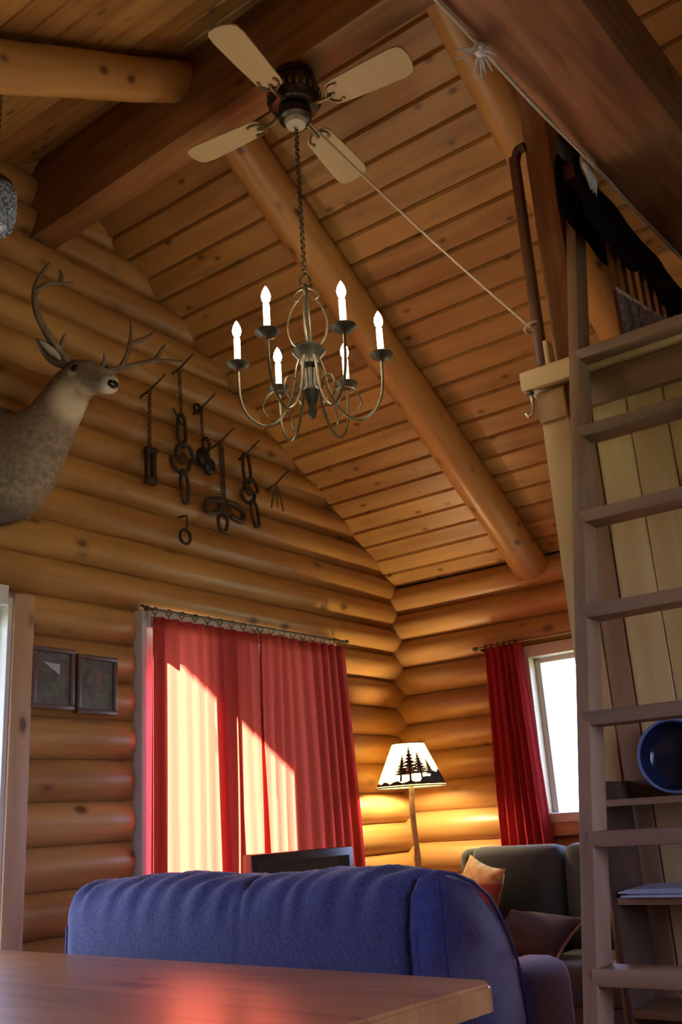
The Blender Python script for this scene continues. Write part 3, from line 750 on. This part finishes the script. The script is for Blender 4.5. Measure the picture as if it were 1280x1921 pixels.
spring(t2, (-1.982, Yw, 2.84), (-1.966, Yw, 2.68), .024); obj('lever', tube(B(), [(-1.985, Yw, 3.08), (-2.03, Yw-.02, 3.10), (-2.07, Yw-.02, 3.14)], .006, 6), 'rust', t2)
t3 = thing('animal_trap', 'small folded black trap hanging in a lump below its peg, third from left', 'trap', (-1.83, Yw, 2.86), G)
peg(t3, (-1.846, Yw, 3.22)); chain(t3, (-1.846, Yw, 3.21), (-1.838, Yw, 3.01), .009)
obj('peg_ring', torus(B(), (-1.875, Yw, 3.21), .024, .007, (0, 1, 0), seg=14), 'black', t3)
obj('folded_jaw', puff(B(), (-1.842, Yw, 2.945), (.045, .028, .055), 2.2, 14, 10, .3), 'black', t3); obj('folded_jaw', puff(B(), (-1.81, Yw-.01, 2.90), (.04, .026, .045), 2.2, 14, 10, .3, 3), 'black', t3)
spring(t3, (-1.83, Yw-.02, 2.98), (-1.835, Yw-.02, 3.035), .022)
t4 = thing('animal_trap', 'iron trap with wide dark jaws hanging low on a double chain, fourth from left', 'trap', (-1.70, Yw, 2.58), G)
peg(t4, (-1.71, Yw, 3.065)); chain(t4, (-1.712, Yw, 3.055), (-1.70, Yw, 2.75), .010); chain(t4, (-1.690, Yw, 3.04), (-1.682, Yw, 2.75), .008)
for s in (-1, 1):
    obj('jaw', tube(B(), spline([(-1.698+s*.015, Yw-.01, 2.735), (-1.698+s*.08, Yw-.02, 2.725), (-1.698+s*.14, Yw-.015, 2.695), (-1.698+s*.12, Yw-.01, 2.65), (-1.698+s*.05, Yw-.01, 2.665)], 4), .016, 8), 'rust', t4)
jp = obj('pan', box(B(), -1.745, -1.655, Yw-.02, Yw, 2.66, 2.73, .006), 'rust', t4); spring(t4, (-1.70, Yw, 2.67), (-1.703, Yw, 2.585), .034)
t5 = thing('animal_trap', 'iron trap with long twin springs hanging diagonally, fifth from left', 'trap', (-1.47, Yw, 2.65), G)
peg(t5, (-1.509, Yw, 3.05)); spring(t5, (-1.495, Yw, 2.885), (-1.507, Yw, 3.04), .030); jaws(t5, (-1.485, Yw, 2.845), .055, .065); spring(t5, (-1.462, Yw, 2.80), (-1.434, Yw, 2.665), .026)
t6 = thing('animal_trap', 'small greenish bent wire snare, rightmost on the gable wall', 'trap', (-1.26, Yw, 2.80), G)
peg(t6, (-1.262, Yw, 2.94)); bm = B()
for a in (-.5, 0, .45): tube(bm, spline([(-1.268, Yw, 2.94), (-1.27+.05*a, Yw-.015, 2.89), (-1.262+.11*a, Yw-.01, 2.80-.03*abs(a))], 4), .0055, 6)
tube(bm, [(-1.31, Yw, 2.90), (-1.22, Yw-.01, 2.87)], .005, 6); obj('wire', bm, 'brassy', t6)
t7 = thing('iron_ring', 'small iron ring hanging from a short hook below the traps', 'ring', (-1.973, Yw, 2.45))
obj('hook', tube(B(), spline([(-1.972, Yw+.05, 2.60), (-1.971, Yw-.005, 2.595), (-1.972, Yw-.01, 2.56), (-1.973, Yw-.008, 2.525)], 4), .0055, 6), 'rust', t7)
obj('ring', torus(B(), (-1.975, Yw, 2.488), .036, .0085, (0, 1, 0), seg=20), 'rust', t7)

# ------------------------------------------------------------------ framed pictures
def picture(x0, x1, z0, z1, label, kind):
    t_ = thing('framed_picture', label, 'picture', ((x0+x1)/2, -.07, z0), 'framed pictures beside the curtain')
    w_ = .02; y0, y1 = -.078, -.055
    for a in ((x0, x1, z1-w_, z1), (x0, x1, z0, z0+w_), (x0, x0+w_, z0+w_+.0003, z1-w_-.0003), (x1-w_, x1, z0+w_+.0003, z1-w_-.0003)):
        obj('frame_rail', box(B(), a[0], a[1], y0, y1, a[2], a[3], .003), 'frame', t_)
    pr = obj('print', box(B(), x0+w_, x1-w_, -.066, -.058, z0+w_, z1-w_), 'photo', t_, smooth=False)
    cx, cz = (x0+x1)/2, (z0+z1)/2
    if kind:
        obj('print_shape', prism(B(), [(cx-.05, cz+.065), (cx+.035, cz+.06), (cx+.035, cz+.015)], -.0668, -.066), 'photow', pr, smooth=False)
        obj('print_shape', prism(B(), [(cx-.045, cz-.07), (cx+.05, cz-.07), (cx+.03, cz-.01), (cx-.02, cz-.02)], -.0668, -.066), 'photog', pr, smooth=False)
    else:
        obj('print_shape', prism(B(), [(cx-.02, cz-.08), (cx+.04, cz-.08), (cx+.035, cz-.02), (cx-.01, cz-.025)], -.0668, -.066), 'photog', pr, smooth=False)
        obj('print_shape', prism(B(), [(cx-.01, cz+.0), (cx+.025, cz+.0), (cx+.02, cz+.05), (cx-.005, cz+.05)], -.0668, -.066), 'photor', pr, smooth=False)
    obj('glass', box(B(), x0+w_, x1-w_, -.0705, -.0695, z0+w_, z1-w_), 'glass', t_, smooth=False)
picture(-2.815, -2.605, 1.615, 1.868, 'dark framed picture next to the door casing, a white peak in it', 1)
picture(-2.588, -2.375, 1.605, 1.855, 'dark framed picture with a green figure, nearer the red curtain', 0)

# ------------------------------------------------------------------ entrance door, patio door, window
d1 = struct('door_1', (-3.35, 0, 0))
obj('casing', box(B(), DX1-.01, DX1+.085, -.075, -.045, 0, DZ+.02, .003), 'casing', d1)
obj('casing', box(B(), DX0-.085, DX0+.01, -.075, -.045, 0, DZ+.02, .003), 'casing', d1)
obj('jamb', box(B(), DX1-.03, DX1-.0005, -.06, .1, 0, DZ, .002), 'white', d1); obj('jamb', box(B(), DX0+.0005, DX0+.03, -.06, .1, 0, DZ, .002), 'white', d1)
obj('head_jamb', box(B(), DX0+.0305, DX1-.0305, -.06, .1, DZ-.03, DZ+.05, .002), 'white', d1)
for a in ((DX0+.032, DX0+.075, .02, DZ-.035), (DX1-.055, DX1-.032, .02, DZ-.035), (DX0+.0755, DX1-.0555, .02, .12), (DX0+.0755, DX1-.0555, DZ-.09, DZ-.035)):
    obj('door_rail', box(B(), a[0], a[1], .0, .045, a[2], a[3], .003), 'white', d1)
obj('pane', box(B(), DX0+.075, DX1-.055, .018, .026, .12, DZ-.09), 'glass', d1, smooth=False)
obj('door_handle', tube(B(), [(DX0+.055, -.0, 1.0), (DX0+.055, -.05, 1.0), (DX0+.16, -.055, 1.0)], .01, 8), 'steel', d1)
d2 = struct('door_2', (-1.47, 0, 0))
for a in ((PX0+.001, PX0+.030), (PX1-.030, PX1-.001)): obj('jamb', box(B(), a[0], a[1], -.055, .1, 0, PZ-.001, .003), 'white', d2)
obj('head_jamb', box(B(), PX0+.0305, PX1-.0305, .06, .1, PZ-.025, PZ-.001, .002), 'white', d2)
obj('light_gap_board', box(B(), PX0+.0305, PX1-.0305, -.07, -.045, PZ-.085, PZ-.001, .003), 'white', d2)  # white board added to imitate the strip of daylight above the curtains
for a in ((-2.184, -2.10, .0, .03), (-1.775, -1.66, .0, .07), (-1.655, -1.60, .035, .07), (-.81, -.767, .035, .07)):
    obj('stile', box(B(), a[0], a[1], a[2], a[3], .0, PZ-.026, .003), 'white', d2)
for a in ((-2.0995, -1.7755, .015), (-1.5995, -.8105, .05)):
    obj('pane', box(B(), a[0], a[1], a[2], a[2]+.006, .08, PZ-.03), 'glass', d2, smooth=False)
    obj('bottom_rail', box(B(), a[0], a[1], a[2]-.012, a[2]+.018, 0, .08, .002), 'white', d2)
w1 = struct('window_1', (0, -1.46, .96))
fr = .055
for a in ((WY1, WY0, WZ1-.07, WZ1-.001), (WY1, WY0, WZ0+.07, WZ0+.12), (WY1, WY1+fr, WZ0+.1205, WZ1-.0705), (WY0-fr, WY0, WZ0+.1205, WZ1-.0705)):
    obj('window_frame', box(B(), -.075, .07, a[0], a[1], a[2], a[3], .004), 'cream', w1)
    i0 = .03
obj('sash', box(B(), -.0, .03, WY1+fr+.0005, WY1+fr+.035, WZ0+.1205, WZ1-.0705, .003), 'white', w1)
obj('sash', box(B(), -.0, .03, WY0-fr-.035, WY0-fr-.0005, WZ0+.1205, WZ1-.0705, .003), 'white', w1)
obj('sash', box(B(), -.0, .03, WY1+fr+.036, WY0-fr-.036, WZ1-.10, WZ1-.0715, .003), 'white', w1)
obj('pane', box(B(), .012, .018, WY1+fr+.03, WY0-fr-.03, WZ0+.12, WZ1-.09), 'glass', w1, smooth=False)
obj('window_sill', box(B(), -.07, .1, WY1, WY0, WZ0+.0005, WZ0+.0695, .003), 'logy', w1)
w2 = struct('added_fill_window', (-3.9, -4.7, .88))  # unseen window added behind the camera to bring in fill daylight
for a in ((-4.8, -3.0, 2.05, 2.105), (-4.8, -3.0, .878, .94), (-4.8, -4.74, .941, 2.049), (-3.06, -3.0, .941, 2.049), (-3.93, -3.87, .941, 2.049)):
    obj('window_frame', box(B(), a[0], a[1], FRONT-.07, FRONT+.07, a[2], a[3], .004), 'cream', w2)
for a in ((-4.74, -3.93), (-3.87, -3.06)): obj('pane', box(B(), a[0], a[1], FRONT-.005, FRONT+.001, .94, 2.05), 'glass', w2, smooth=False)

# ------------------------------------------------------------------ curtains
def curtain(x0t, x1t, x0b, x1b, zt, zb, y, folds, amp, axis='x', seed=0):
    bm = B(); nu, nv = folds*10, 34; rows = []
    for j in range(nv+1):
        v = j/nv; z = zt+(zb-zt)*v; row = []
        xa = x0t+(x0b-x0t)*v**.8; xb = x1t+(x1b-x1t)*v**.8
        for i in range(nu+1):
            u = i/nu
            ph = 2*PI*folds*(u+.012*math.sin(3*v+seed)+.02*math.sin(u*11+seed))
            A = amp*(.55+.6*v**.6)*(.6+.5*noise.noise(Vector((u*4, seed, .3)))+.3)
            d = A*(math.sin(ph)+.35*math.sin(2*ph+seed))+.012*noise.noise(Vector((u*3, v*2, seed)))
            s = xa+(xb-xa)*u+.25*A*math.cos(ph)
            row.append(bm.verts.new((s, y+d, z) if axis == 'x' else (y+d, s, z)))
        rows.append(row)
    for a, b in zip(rows, rows[1:]):
        for i in range(nu): bm.faces.new((a[i], a[i+1], b[i+1], b[i]))
    return bm
CG = 'red curtains'
cl = thing('curtain', 'left red curtain of the patio door with a broad sunlit patch', 'curtain', (-1.85, -.13, .03), CG)
obj('panel', curtain(-2.185, -1.466, -2.20, -1.425, 2.060, .03, -.105, 9, .021, seed=1), 'red', cl, ang=90)
c2 = thing('curtain', 'right red curtain of the patio door with two thin sunlit strips', 'curtain', (-1.1, -.13, .03), CG)
obj('panel', curtain(-1.474, -.735, -1.515, -.62, 2.066, .03, -.118, 9, .021, seed=4), 'red', c2, ang=90)
for c_, a, b in ((cl, -2.19, -1.50), (c2, -1.455, -.75)):
    for i in range(9):
        xx = a+(b-a)*i/8; zt = 2.09
        obj('ring', torus(B(), (xx, -.115, zt-.004), .015, .0026, (1, .25, 0), seg=14, ts=5), 'iron', c_)
        obj('clip', tube(B(), [(xx, -.115, zt-.018), (xx, -.115, 2.058)], .003, 5), 'iron', c_)
r1 = thing('curtain_rod', 'thin dark curtain rod above the patio door', 'curtain rod', (-1.47, -.125, 2.08))
obj('rod', tube(B(), [(-2.235, -.115, 2.09), (-.70, -.115, 2.10)], .007, 8), 'iron', r1)
for xx, zz in ((-2.24, 2.09), (-.695, 2.10)):
    obj('finial', puff(B(), (xx, -.115, zz), (.014, .014, .014), 2, 12, 8), 'iron', r1)
    obj('bracket', tube(B(), [(xx+(.03 if xx < -1.5 else -.03), -.045, zz+.03), (xx+(.03 if xx < -1.5 else -.03), -.112, zz-.002)], .006, 6), 'iron', r1)
c3 = thing('curtain', 'dark red curtain gathered at the left of the bright window', 'curtain', (-.1, -.8, .5), CG)
obj('panel', curtain(-.935, -.70, -1.01, -.665, 2.035, .40, -.115, 6, .022, 'y', 8), 'red2', c3, ang=90)
r2 = thing('curtain_rod', 'thin curtain rod running above the bright window', 'curtain rod', (-.11, -1.4, 2.03))
obj('rod', tube(B(), [(-.115, -.64, 2.035), (-.115, -2.16, 2.05)], .007, 8), 'brassy', r2)
obj('finial', puff(B(), (-.115, -.64, 2.035), (.014, .02, .014), 2, 12, 8), 'iron', r2)
for yy in (-.67, -2.1): obj('bracket', tube(B(), [(-.04, yy, 2.02), (-.115, yy, 2.032)], .007, 6), 'iron', r2)
for i in range(6): obj('ring', torus(B(), (-.115, -.71-.04*i, 2.03), .02, .003, (.2, 1, 0), seg=14, ts=5), 'iron', c3)

# ------------------------------------------------------------------ floor lamp in the corner
LXp, LYp = -.40, -.29
fl_ = thing('floor_lamp', 'floor lamp with lit parchment shade of pine tree silhouettes in the corner', 'floor lamp', (LXp, LYp, 0))
obj('base', lathe(B(), [(0, 0), (.14, 0), (.145, .015), (.12, .03), (.04, .04), (0, .04)], (LXp, LYp, 0), 24), 'polew', fl_)
obj('pole', tube(B(), [(LXp+.004*math.sin(i*1.3), LYp+.004*math.cos(i), .035+1.19*i/14) for i in range(15)], [.021-.006*i/14+.002*math.sin(i*2.1) for i in range(15)], 10), 'polew', fl_)
obj('socket', lathe(B(), [(0, 1.215), (.014, 1.215), (.016, 1.26), (.012, 1.30), (0, 1.30)], (LXp, LYp, 0), 12), 'brassy', fl_)
obj('bulb', lathe(B(), [(0, 1.3005), (.012, 1.303), (.02, 1.33), (.028, 1.355), (.026, 1.375), (.014, 1.392), (0, 1.397)], (LXp, LYp, 0), 16), 'lampbulb', fl_)
SZ0, SZ1, SR0, SR1 = 1.272, 1.512, .200, .092
bm = B(); n_ = 48; ra = [bm.verts.new((LXp+SR0*math.cos(2*PI*i/n_), LYp+SR0*math.sin(2*PI*i/n_), SZ0)) for i in range(n_)]
rb_ = [bm.verts.new((LXp+SR1*math.cos(2*PI*i/n_), LYp+SR1*math.sin(2*PI*i/n_), SZ1)) for i in range(n_)]
for i in range(n_): bm.faces.new((ra[i], ra[(i+1) % n_], rb_[(i+1) % n_], rb_[i]))
sd = obj('shade', bm, 'shade', fl_, ang=60)
obj('trim_ring', torus(B(), (LXp, LYp, SZ0), SR0, .0035, seg=40), 'sil', sd); obj('trim_ring', torus(B(), (LXp, LYp, SZ1), SR1, .003, seg=40), 'sil', sd)
for a in (.3, .3+2*PI/3, .3+4*PI/3): obj('spider_arm', tube(B(), [(LXp+.012*math.cos(a), LYp+.012*math.sin(a), 1.30), (LXp+.06*math.cos(a), LYp+.06*math.sin(a), 1.42), (LXp+SR1*math.cos(a), LYp+SR1*math.sin(a), SZ1)], .002, 5), 'brassy', sd)
AV = -2.571          # side of the shade that carries the main tree group
def on_shade(s, h, lift=.0015):
    """s metres sideways along the cone, h height fraction"""
    r = SR0+(SR1-SR0)*h+lift; a = AV+s/.15
    return Vector((LXp+r*math.cos(a), LYp+r*math.sin(a), SZ0+(SZ1-SZ0)*h))
def wrap_poly(polys):
    bm = B()
    for poly in polys:
        A = [bm.verts.new(on_shade(s, h)) for s, h in poly]; C_ = [bm.verts.new(on_shade(s, h, .0005)) for s, h in poly]; n = len(poly)
        bm.faces.new(A); bm.faces.new(C_[::-1])
        for i in range(n): bm.faces.new((A[i], A[(i+1) % n], C_[(i+1) % n], C_[i]))
    return bm
def pine(s0, h0, hh, ww):
    P_ = [[(s0-.005, h0-.05), (s0+.005, h0-.05), (s0+.002, h0+hh), (s0-.002, h0+hh)]]; nt_ = 8
    for i in range(nt_):
        f = i/nt_; z = h0+hh*(.18+.78*f); wv = ww*(1-f)*(1 if i % 2 else .85); dz = hh*.10
        P_.append([(s0-wv, z-dz*.25), (s0-wv*.5, z-dz*.1), (s0, z-dz*.35), (s0+wv*.5, z-dz*.1), (s0+wv, z-dz*.25), (s0+wv*.4, z+dz*.6), (s0, z+dz*.95), (s0-wv*.4, z+dz*.6)])
    return P_
for args in ((.0, .14, .82, .075), (-.045, .16, .60, .055), (.055, .18, .62, .070), (.11, .18, .45, .055), (-.36, .1, .7, .05), (.40, .1, .7, .05), (.34, .1, .5, .035)):
    obj('tree_silhouette', wrap_poly(pine(*args)), 'sil', sd, smooth=False)
def ridge(sv, hv, h0=.03):
    out = []
    for i in range(len(sv)-1): out.append([(sv[i], h0), (sv[i+1], h0), (sv[i+1], hv[i+1]), (sv[i], hv[i])])
    return out
sv = [-.47+.94*i/48 for i in range(49)]
obj('ground_silhouette', wrap_poly(ridge(sv, [.10+.035*math.sin(i*1.9)+.26*max(0, math.sin((s-.03)*8)) for i, s in enumerate(sv)])), 'sil', sd, smooth=False)

# ------------------------------------------------------------------ television on its stand
TVM = Matrix.Translation((-1.50, -.335, 0)) @ Matrix.Rotation(math.radians(-15), 4, 'Z')
tv = thing('television', 'dark television in front of the red curtain behind the blue sofa', 'television', (-1.48, -.335, .52))
obj('housing', box(B(), -.295, .295, -.05, .03, .56, .992, .008), 'tv', tv, T=TVM)
obj('screen', box(B(), -.265, .265, -.0515, -.0503, .60, .955), 'screen', tv, T=TVM, smooth=False)
obj('stand_foot', box(B(), -.14, .14, -.08, .06, .521, .535, .004), 'tv', tv, T=TVM); obj('stand_neck', box(B(), -.04, .04, -.01, .02, .5355, .5595, .003), 'tv', tv, T=TVM)
ts = thing('television_stand', 'low wooden television stand hidden behind the blue sofa', 'stand', (-1.48, -.335, 0))
obj('top', box(B(), -.38, .38, -.13, .09, .49, .52, .003), 'brown', ts, T=TVM)
for a in (-.37, .34):
    obj('side', box(B(), a, a+.03, -.12, .085, 0, .4895, .003), 'brown', ts, T=TVM)
obj('shelf', box(B(), -.3395, .3395, -.12, .085, .22, .245, .002), 'brown', ts, T=TVM)

# ------------------------------------------------------------------ blue sofa with its back to the camera
SF = thing('sofa', 'blue upholstered sofa seen from behind its tall rounded back', 'sofa', (-2.4, -1.13, 0))
SY0, SY1 = -1.86, -.42
def sofa_back():
    prof = [(-2.885, .10), (-2.895, .30), (-2.90, .52), (-2.902, .70), (-2.902, .82), (-2.895, .885), (-2.868, .932), (-2.82, .955), (-2.75, .962), (-2.66, .948), (-2.56, .918), (-2.48, .872), (-2.42, .815), (-2.37, .74), (-2.335, .66), (-2.315, .56), (-2.305, .42), (-2.30, .10)]
    q = spline([(a, 0, b) for a, b in prof], 3); q = [(p.x, p.z) for p in q]
    ny = 96; bm = B(); rows = []; cx, cz = -2.62, .52
    for j in range(ny+1):
        v = j/ny; y = SY0+(SY1-SY0)*v
        e = min(v, 1-v)*(SY1-SY0); rnd = 1-.06*max(0, 1-e/.05)**2
        cre = .020*math.exp(-((y+1.235)/.014)**2)+.010*math.exp(-((y+.50)/.012)**2)
        row = []
        for i, (x, z) in enumerate(q):
            top = max(0, min(1, (z-.80)/.12))
            wr = .014*top*noise.noise(Vector((x*7, y*24+x*14, 1)))+.008*top*math.sin(y*62+x*38+3*noise.noise(Vector((y*5, 0, 3))))
            sc = rnd-cre*(.25+.75*top)*1.6+wr*1.4
            dz = .012*top*math.sin((y+1.235)*PI/.7)**2
            row.append(bm.verts.new((cx+(x-cx)*sc, y, cz+(z-cz)*sc+dz)))
        rows.append(row)
    n = len(q)
    for a, b in zip(rows, rows[1:]):
        for i in range(n): bm.faces.new((a[i], a[(i+1) % n], b[(i+1) % n], b[i]))
    bm.faces.new(rows[0][::-1]); bm.faces.new(rows[-1]); return bm
obj('backrest', sofa_back(), 'blue', SF, ang=60)
obj('welt', tube(B(), [(-2.905, SY0+.003, z) for z in (.12, .3, .5, .7, .83)]+[(-2.89, SY0+.003, .90), (-2.85, SY0+.003, .94), (-2.76, SY0+.003, .955), (-2.66, SY0+.003, .942), (-2.56, SY0+.003, .912), (-2.475, SY0+.003, .865), (-2.415, SY0+.003, .805), (-2.365, SY0+.003, .73), (-2.33, SY0+.003, .655), (-2.31, SY0+.003, .55), (-2.30, SY0+.003, .42)], .006, 6), 'blue', SF)
obj('welt', tube(B(), [(-2.888, SY1-.002, z) for z in (.12, .3, .5, .7, .82)], .006, 6), 'blue', SF)
obj('side_seam', box(B(), -2.752, -2.746, SY0-.004, SY0+.004, .15, .93, .002), 'blue', SF)
for y0, y1 in ((SY0, SY0+.2), (SY1-.2, SY1)):
    obj('arm', box(B(), -2.30, -1.93, y0, y1, .08, .64, .07, 5), 'blue', SF)
for y0, y1 in ((SY0+.205, -1.142), (-1.138, SY1-.205)):
    obj('seat_cushion', box(B(), -2.295, -1.92, y0, y1, .30, .47, .045, 4), 'blue', SF)
obj('base', box(B(), -2.295, -1.95, SY0+.205, SY1-.205, .08, .298, .01), 'blue', SF)
for x in (-2.8, -2.0):
    for y in (SY0+.08, SY1-.08): obj('foot', lathe(B(), [(0, 0), (.022, 0), (.03, .1), (0, .1)], (x, y, 0), 12), 'shelfdark', SF)

# ------------------------------------------------------------------ grey-green loveseat under the window
S2 = thing('loveseat', 'grey-green loveseat with thick back cushions under the bright window', 'sofa', (-.5, -1.35, 0))
obj('frame_back', box(B(), -.33, -.165, -2.05, -.62, .08, .84, .05, 4), 'green', S2)
for y0, y1 in ((-1.185, -.66), (-1.715, -1.19), (-2.06, -1.72)):
    bm = box(B(), -.11, .11, -(y1-y0)/2, (y1-y0)/2, -.26, .25, .06, 5)
    obj('back_cushion', bm, 'green', S2, T=Matrix.Translation((-.40, (y0+y1)/2, .68)) @ Matrix.Rotation(.14, 4, 'Y'), ang=80)
for y0, y1 in ((-1.185, -.68), (-1.715, -1.19), (-2.06, -1.72)):
    obj('seat_cushion', box(B(), -1.0, -.335, y0, y1, .29, .46, .05, 4), 'green', S2)
obj('arm', box(B(), -1.0, -.10, -.655, -.52, .08, .66, .06, 5), 'green', S2)
obj('wing', box(B(), -.42, -.12, -.668, -.56, .60, .925, .05, 5), 'green', S2)
obj('base', box(B(), -.985, -.335, -2.05, -.66, .08, .288, .01), 'green', S2)
for x in (-.93, -.2):
    for y in (-.59, -1.98): obj('foot', lathe(B(), [(0, 0), (.022, 0), (.03, .08), (0, .08)], (x, y, 0), 12), 'shelfdark', S2)
def pillow_cloth():
    mt, nt, out = newmat('banded_pillow'); L = nt.links.new
    tc = N(nt, 'ShaderNodeTexCoord'); b = N(nt, 'ShaderNodeBsdfPrincipled'); b.inputs['Roughness'].default_value = .9
    sx = N(nt, 'ShaderNodeSeparateXYZ'); L(tc.outputs['Object'], sx.inputs[0])
    no = N(nt, 'ShaderNodeTexNoise'); no.inputs['Scale'].default_value = 26; L(tc.outputs['Object'], no.inputs['Vector'])
    ck = N(nt, 'ShaderNodeTexChecker'); ck.inputs['Scale'].default_value = 26; ck.inputs[1].default_value = (.30, .06, .04, 1); ck.inputs[2].default_value = (.26, .12, .05, 1); L(tc.outputs['Object'], ck.inputs['Vector'])
    r = ramp(nt, [(.35, (.34, .22, .09)), (.65, (.50, .36, .17))]); L(no.outputs['Fac'], r.inputs[0])
    gt = N(nt, 'ShaderNodeMath', operation='GREATER_THAN'); L(sx.outputs[2], gt.inputs[0]); gt.inputs[1].default_value = .775
    mx = N(nt, 'ShaderNodeMix', data_type='RGBA'); L(gt.outputs[0], mx.inputs['Factor']); L(ck.outputs[0], mx.inputs['A']); L(r.outputs[0], mx.inputs['B'])
    L(mx.outputs['Result'], b.inputs['Base Color']); L(b.outputs[0], out.inputs[0]); return mt
p1_ = thing('throw_pillow', 'tan and rust red patterned pillow leaning in the loveseat corner', 'pillow', (-.62, -.83, .46), 'throw pillows on the loveseat')
TP = Matrix.Translation((-.68, -.80, .685)) @ Matrix.Rotation(-.55, 4, 'Z') @ Matrix.Rotation(.32, 4, 'Y') @ Matrix.Rotation(.18, 4, 'X')
obj('cushion', pillow(B(), .19, .20, .07, seed=2), pillow_cloth(), p1_, T=TP, ang=80)
p2_ = thing('throw_pillow', 'dark brown pillow with piped edge lying on the loveseat seat', 'pillow', (-.8, -1.15, .46), 'throw pillows on the loveseat')
TP = Matrix.Translation((-.80, -1.14, .545)) @ Matrix.Rotation(-.15, 4, 'Z') @ Matrix.Rotation(1.0, 4, 'Y') @ Matrix.Rotation(.10, 4, 'X')
obj('cushion', pillow(B(), .22, .15, .07, seed=5), 'pillow2', p2_, T=TP, ang=80)
bm = B(); pts = []; W_, H_ = .222, .152
for q in range(4):
    for i in range(8):
        t_ = i/4-1
        u, v = [(t_, -1), (1, t_), (-t_, 1), (-1, -t_)][q]
        pts.append((0, u*W_*(1-.09*(1-v*v)), v*H_*(1-.09*(1-u*u))))
pts.append(pts[0])
obj('piping', tube(bm, pts, .006, 6), 'piping', p2_, T=TP)

# ------------------------------------------------------------------ dining table in the foreground
TB = thing('dining_table', 'glossy honey pine dining table in the foreground', 'table', (-3.65, -1.3, 0))
TM = Matrix.Translation((-3.209, -2.262, 0)) @ Matrix.Rotation(math.radians(-5.2), 4, 'Z')
TWd, TLn, NB = .98, 2.03, 7
for i in range(NB):
    a, c = -TWd+i*TWd/NB, -TWd+(i+1)*TWd/NB-.0006
    bm = B(); r = .035
    if i == NB-1:
        poly = [(a, 0), (c-r, 0)]+[(c-r+r*math.sin(t_), r-r*math.cos(t_)) for t_ in [PI/2*q/6 for q in range(1, 7)]]+[(c, TLn-r)]+[(c-r+r*math.cos(t_), TLn-r+r*math.sin(t_)) for t_ in [PI/2*q/6 for q in range(1, 7)]]+[(a, TLn)]
    elif i == 0:
        poly = [(c, 0), (c, TLn), (a+r, TLn)]+[(a+r-r*math.sin(t_), TLn-r+r*math.cos(t_)) for t_ in [PI/2*q/6 for q in range(1, 7)]]+[(a, r)]+[(a+r-r*math.cos(t_), r-r*math.sin(t_)) for t_ in [PI/2*q/6 for q in range(1, 7)]]
    else: poly = [(a, 0), (c, 0), (c, TLn), (a, TLn)]
    prism(bm, poly, .705, .76, ax=2)
    bmesh.ops.bevel(bm, geom=[e for e in bm.edges if abs(e.verts[0].co.z-.76) < 1e-5 and abs(e.verts[1].co.z-.76) < 1e-5 and (i == NB-1 and min(e.verts[0].co.x, e.verts[1].co.x) > c-r-.001 or max(e.verts[0].co.y, e.verts[1].co.y) < 1e-4 or min(e.verts[0].co.y, e.verts[1].co.y) > TLn-1e-4)], offset=.008, segments=3, affect='EDGES')
    obj('top_board', bm, 'table', TB, T=TM)
for a in ((-TWd+.07, -.07, .06, .085), (-TWd+.07, -.07, TLn-.085, TLn-.06), (-TWd+.07, -TWd+.095, .0855, TLn-.0855), (-.095, -.07, .0855, TLn-.0855)):
    obj('apron', box(B(), a[0], a[1], a[2], a[3], .60, .7045, .003), 'table', TB, T=TM)
for x in (-TWd+.10, -.10):
    for y in (.10, TLn-.10):
        obj('leg', lathe(B(), [(0, 0), (.032, 0), (.038, .1), (.03, .16), (.045, .35), (.04, .5), (.045, .6), (.045, .704), (0, .704)], (x, y, 0), 16), 'table', TB, T=TM)

# ------------------------------------------------------------------ hanging lantern at the left edge
lc = Vector((-3.505, -.70, 3.30))
ln = thing('hanging_lantern', 'blue and white beaded glass lantern hanging at the left edge', 'lantern', (lc.x, lc.y, 3.17))
obj('cap', lathe(B(), [(0, .135), (.012, .13), (.03, .118), (.058, .09), (.07, .062), (.066, .058), (0, .058)], lc, 24), 'black', ln)
bm = B(); lathe(bm, [(0, -.13), (.03, -.128), (.062, -.09), (.072, -.02), (.07, .04), (.064, .057), (0, .057)], lc, 24); gl = obj('glass_body', bm, 'lantern', ln)
bm = B()
for j in range(9):
    z = -.10+.018*j; r = .0725-.9*max(0, -z-.03)**1.6-.2*max(0, z-.02)**1.3
    for i in range(22):
        a = 2*PI*(i+.5*(j % 2))/22; puff(bm, lc+Vector((r*math.cos(a), r*math.sin(a), z)), (.0065, .0065, .0065), 2, 6, 4)
bd = obj('beads', bm, 'lantern', ln); bd['kind'] = 'stuff'
bm = B(); z = lc.z+.14; i = 0
while z < APEX-S*abs(lc.x-RX)-.005: torus(bm, (lc.x, lc.y, z), .009, .002, (1, 0, 0) if i % 2 else (0, 1, 0), seg=8, ts=4); z += .0145; i += 1
obj('chain', bm, 'black', ln)

# ------------------------------------------------------------------ unseen canopy and posts added outside to keep sun off the entrance door
pr_ = struct('added_sun_canopy', (-4, 2.5, 3.4))
obj('canopy', box(B(), -6.2, -2.28, 1.6, 2.95, 3.45, 3.55), 'roofing', pr_, smooth=False)
obj('sun_gap_blocker', box(B(), -6.2, -2.28, 1.60, 1.65, 3.56, 4.35), 'roofing', pr_, smooth=False)  # added to stop sun slipping in above the canopy
for x in (-6.0, -4.2, -2.45): obj('post', tube(B(), [(x, 2.85, -.4), (x, 2.85, 3.45)], .07, 12), 'bark', pr_)
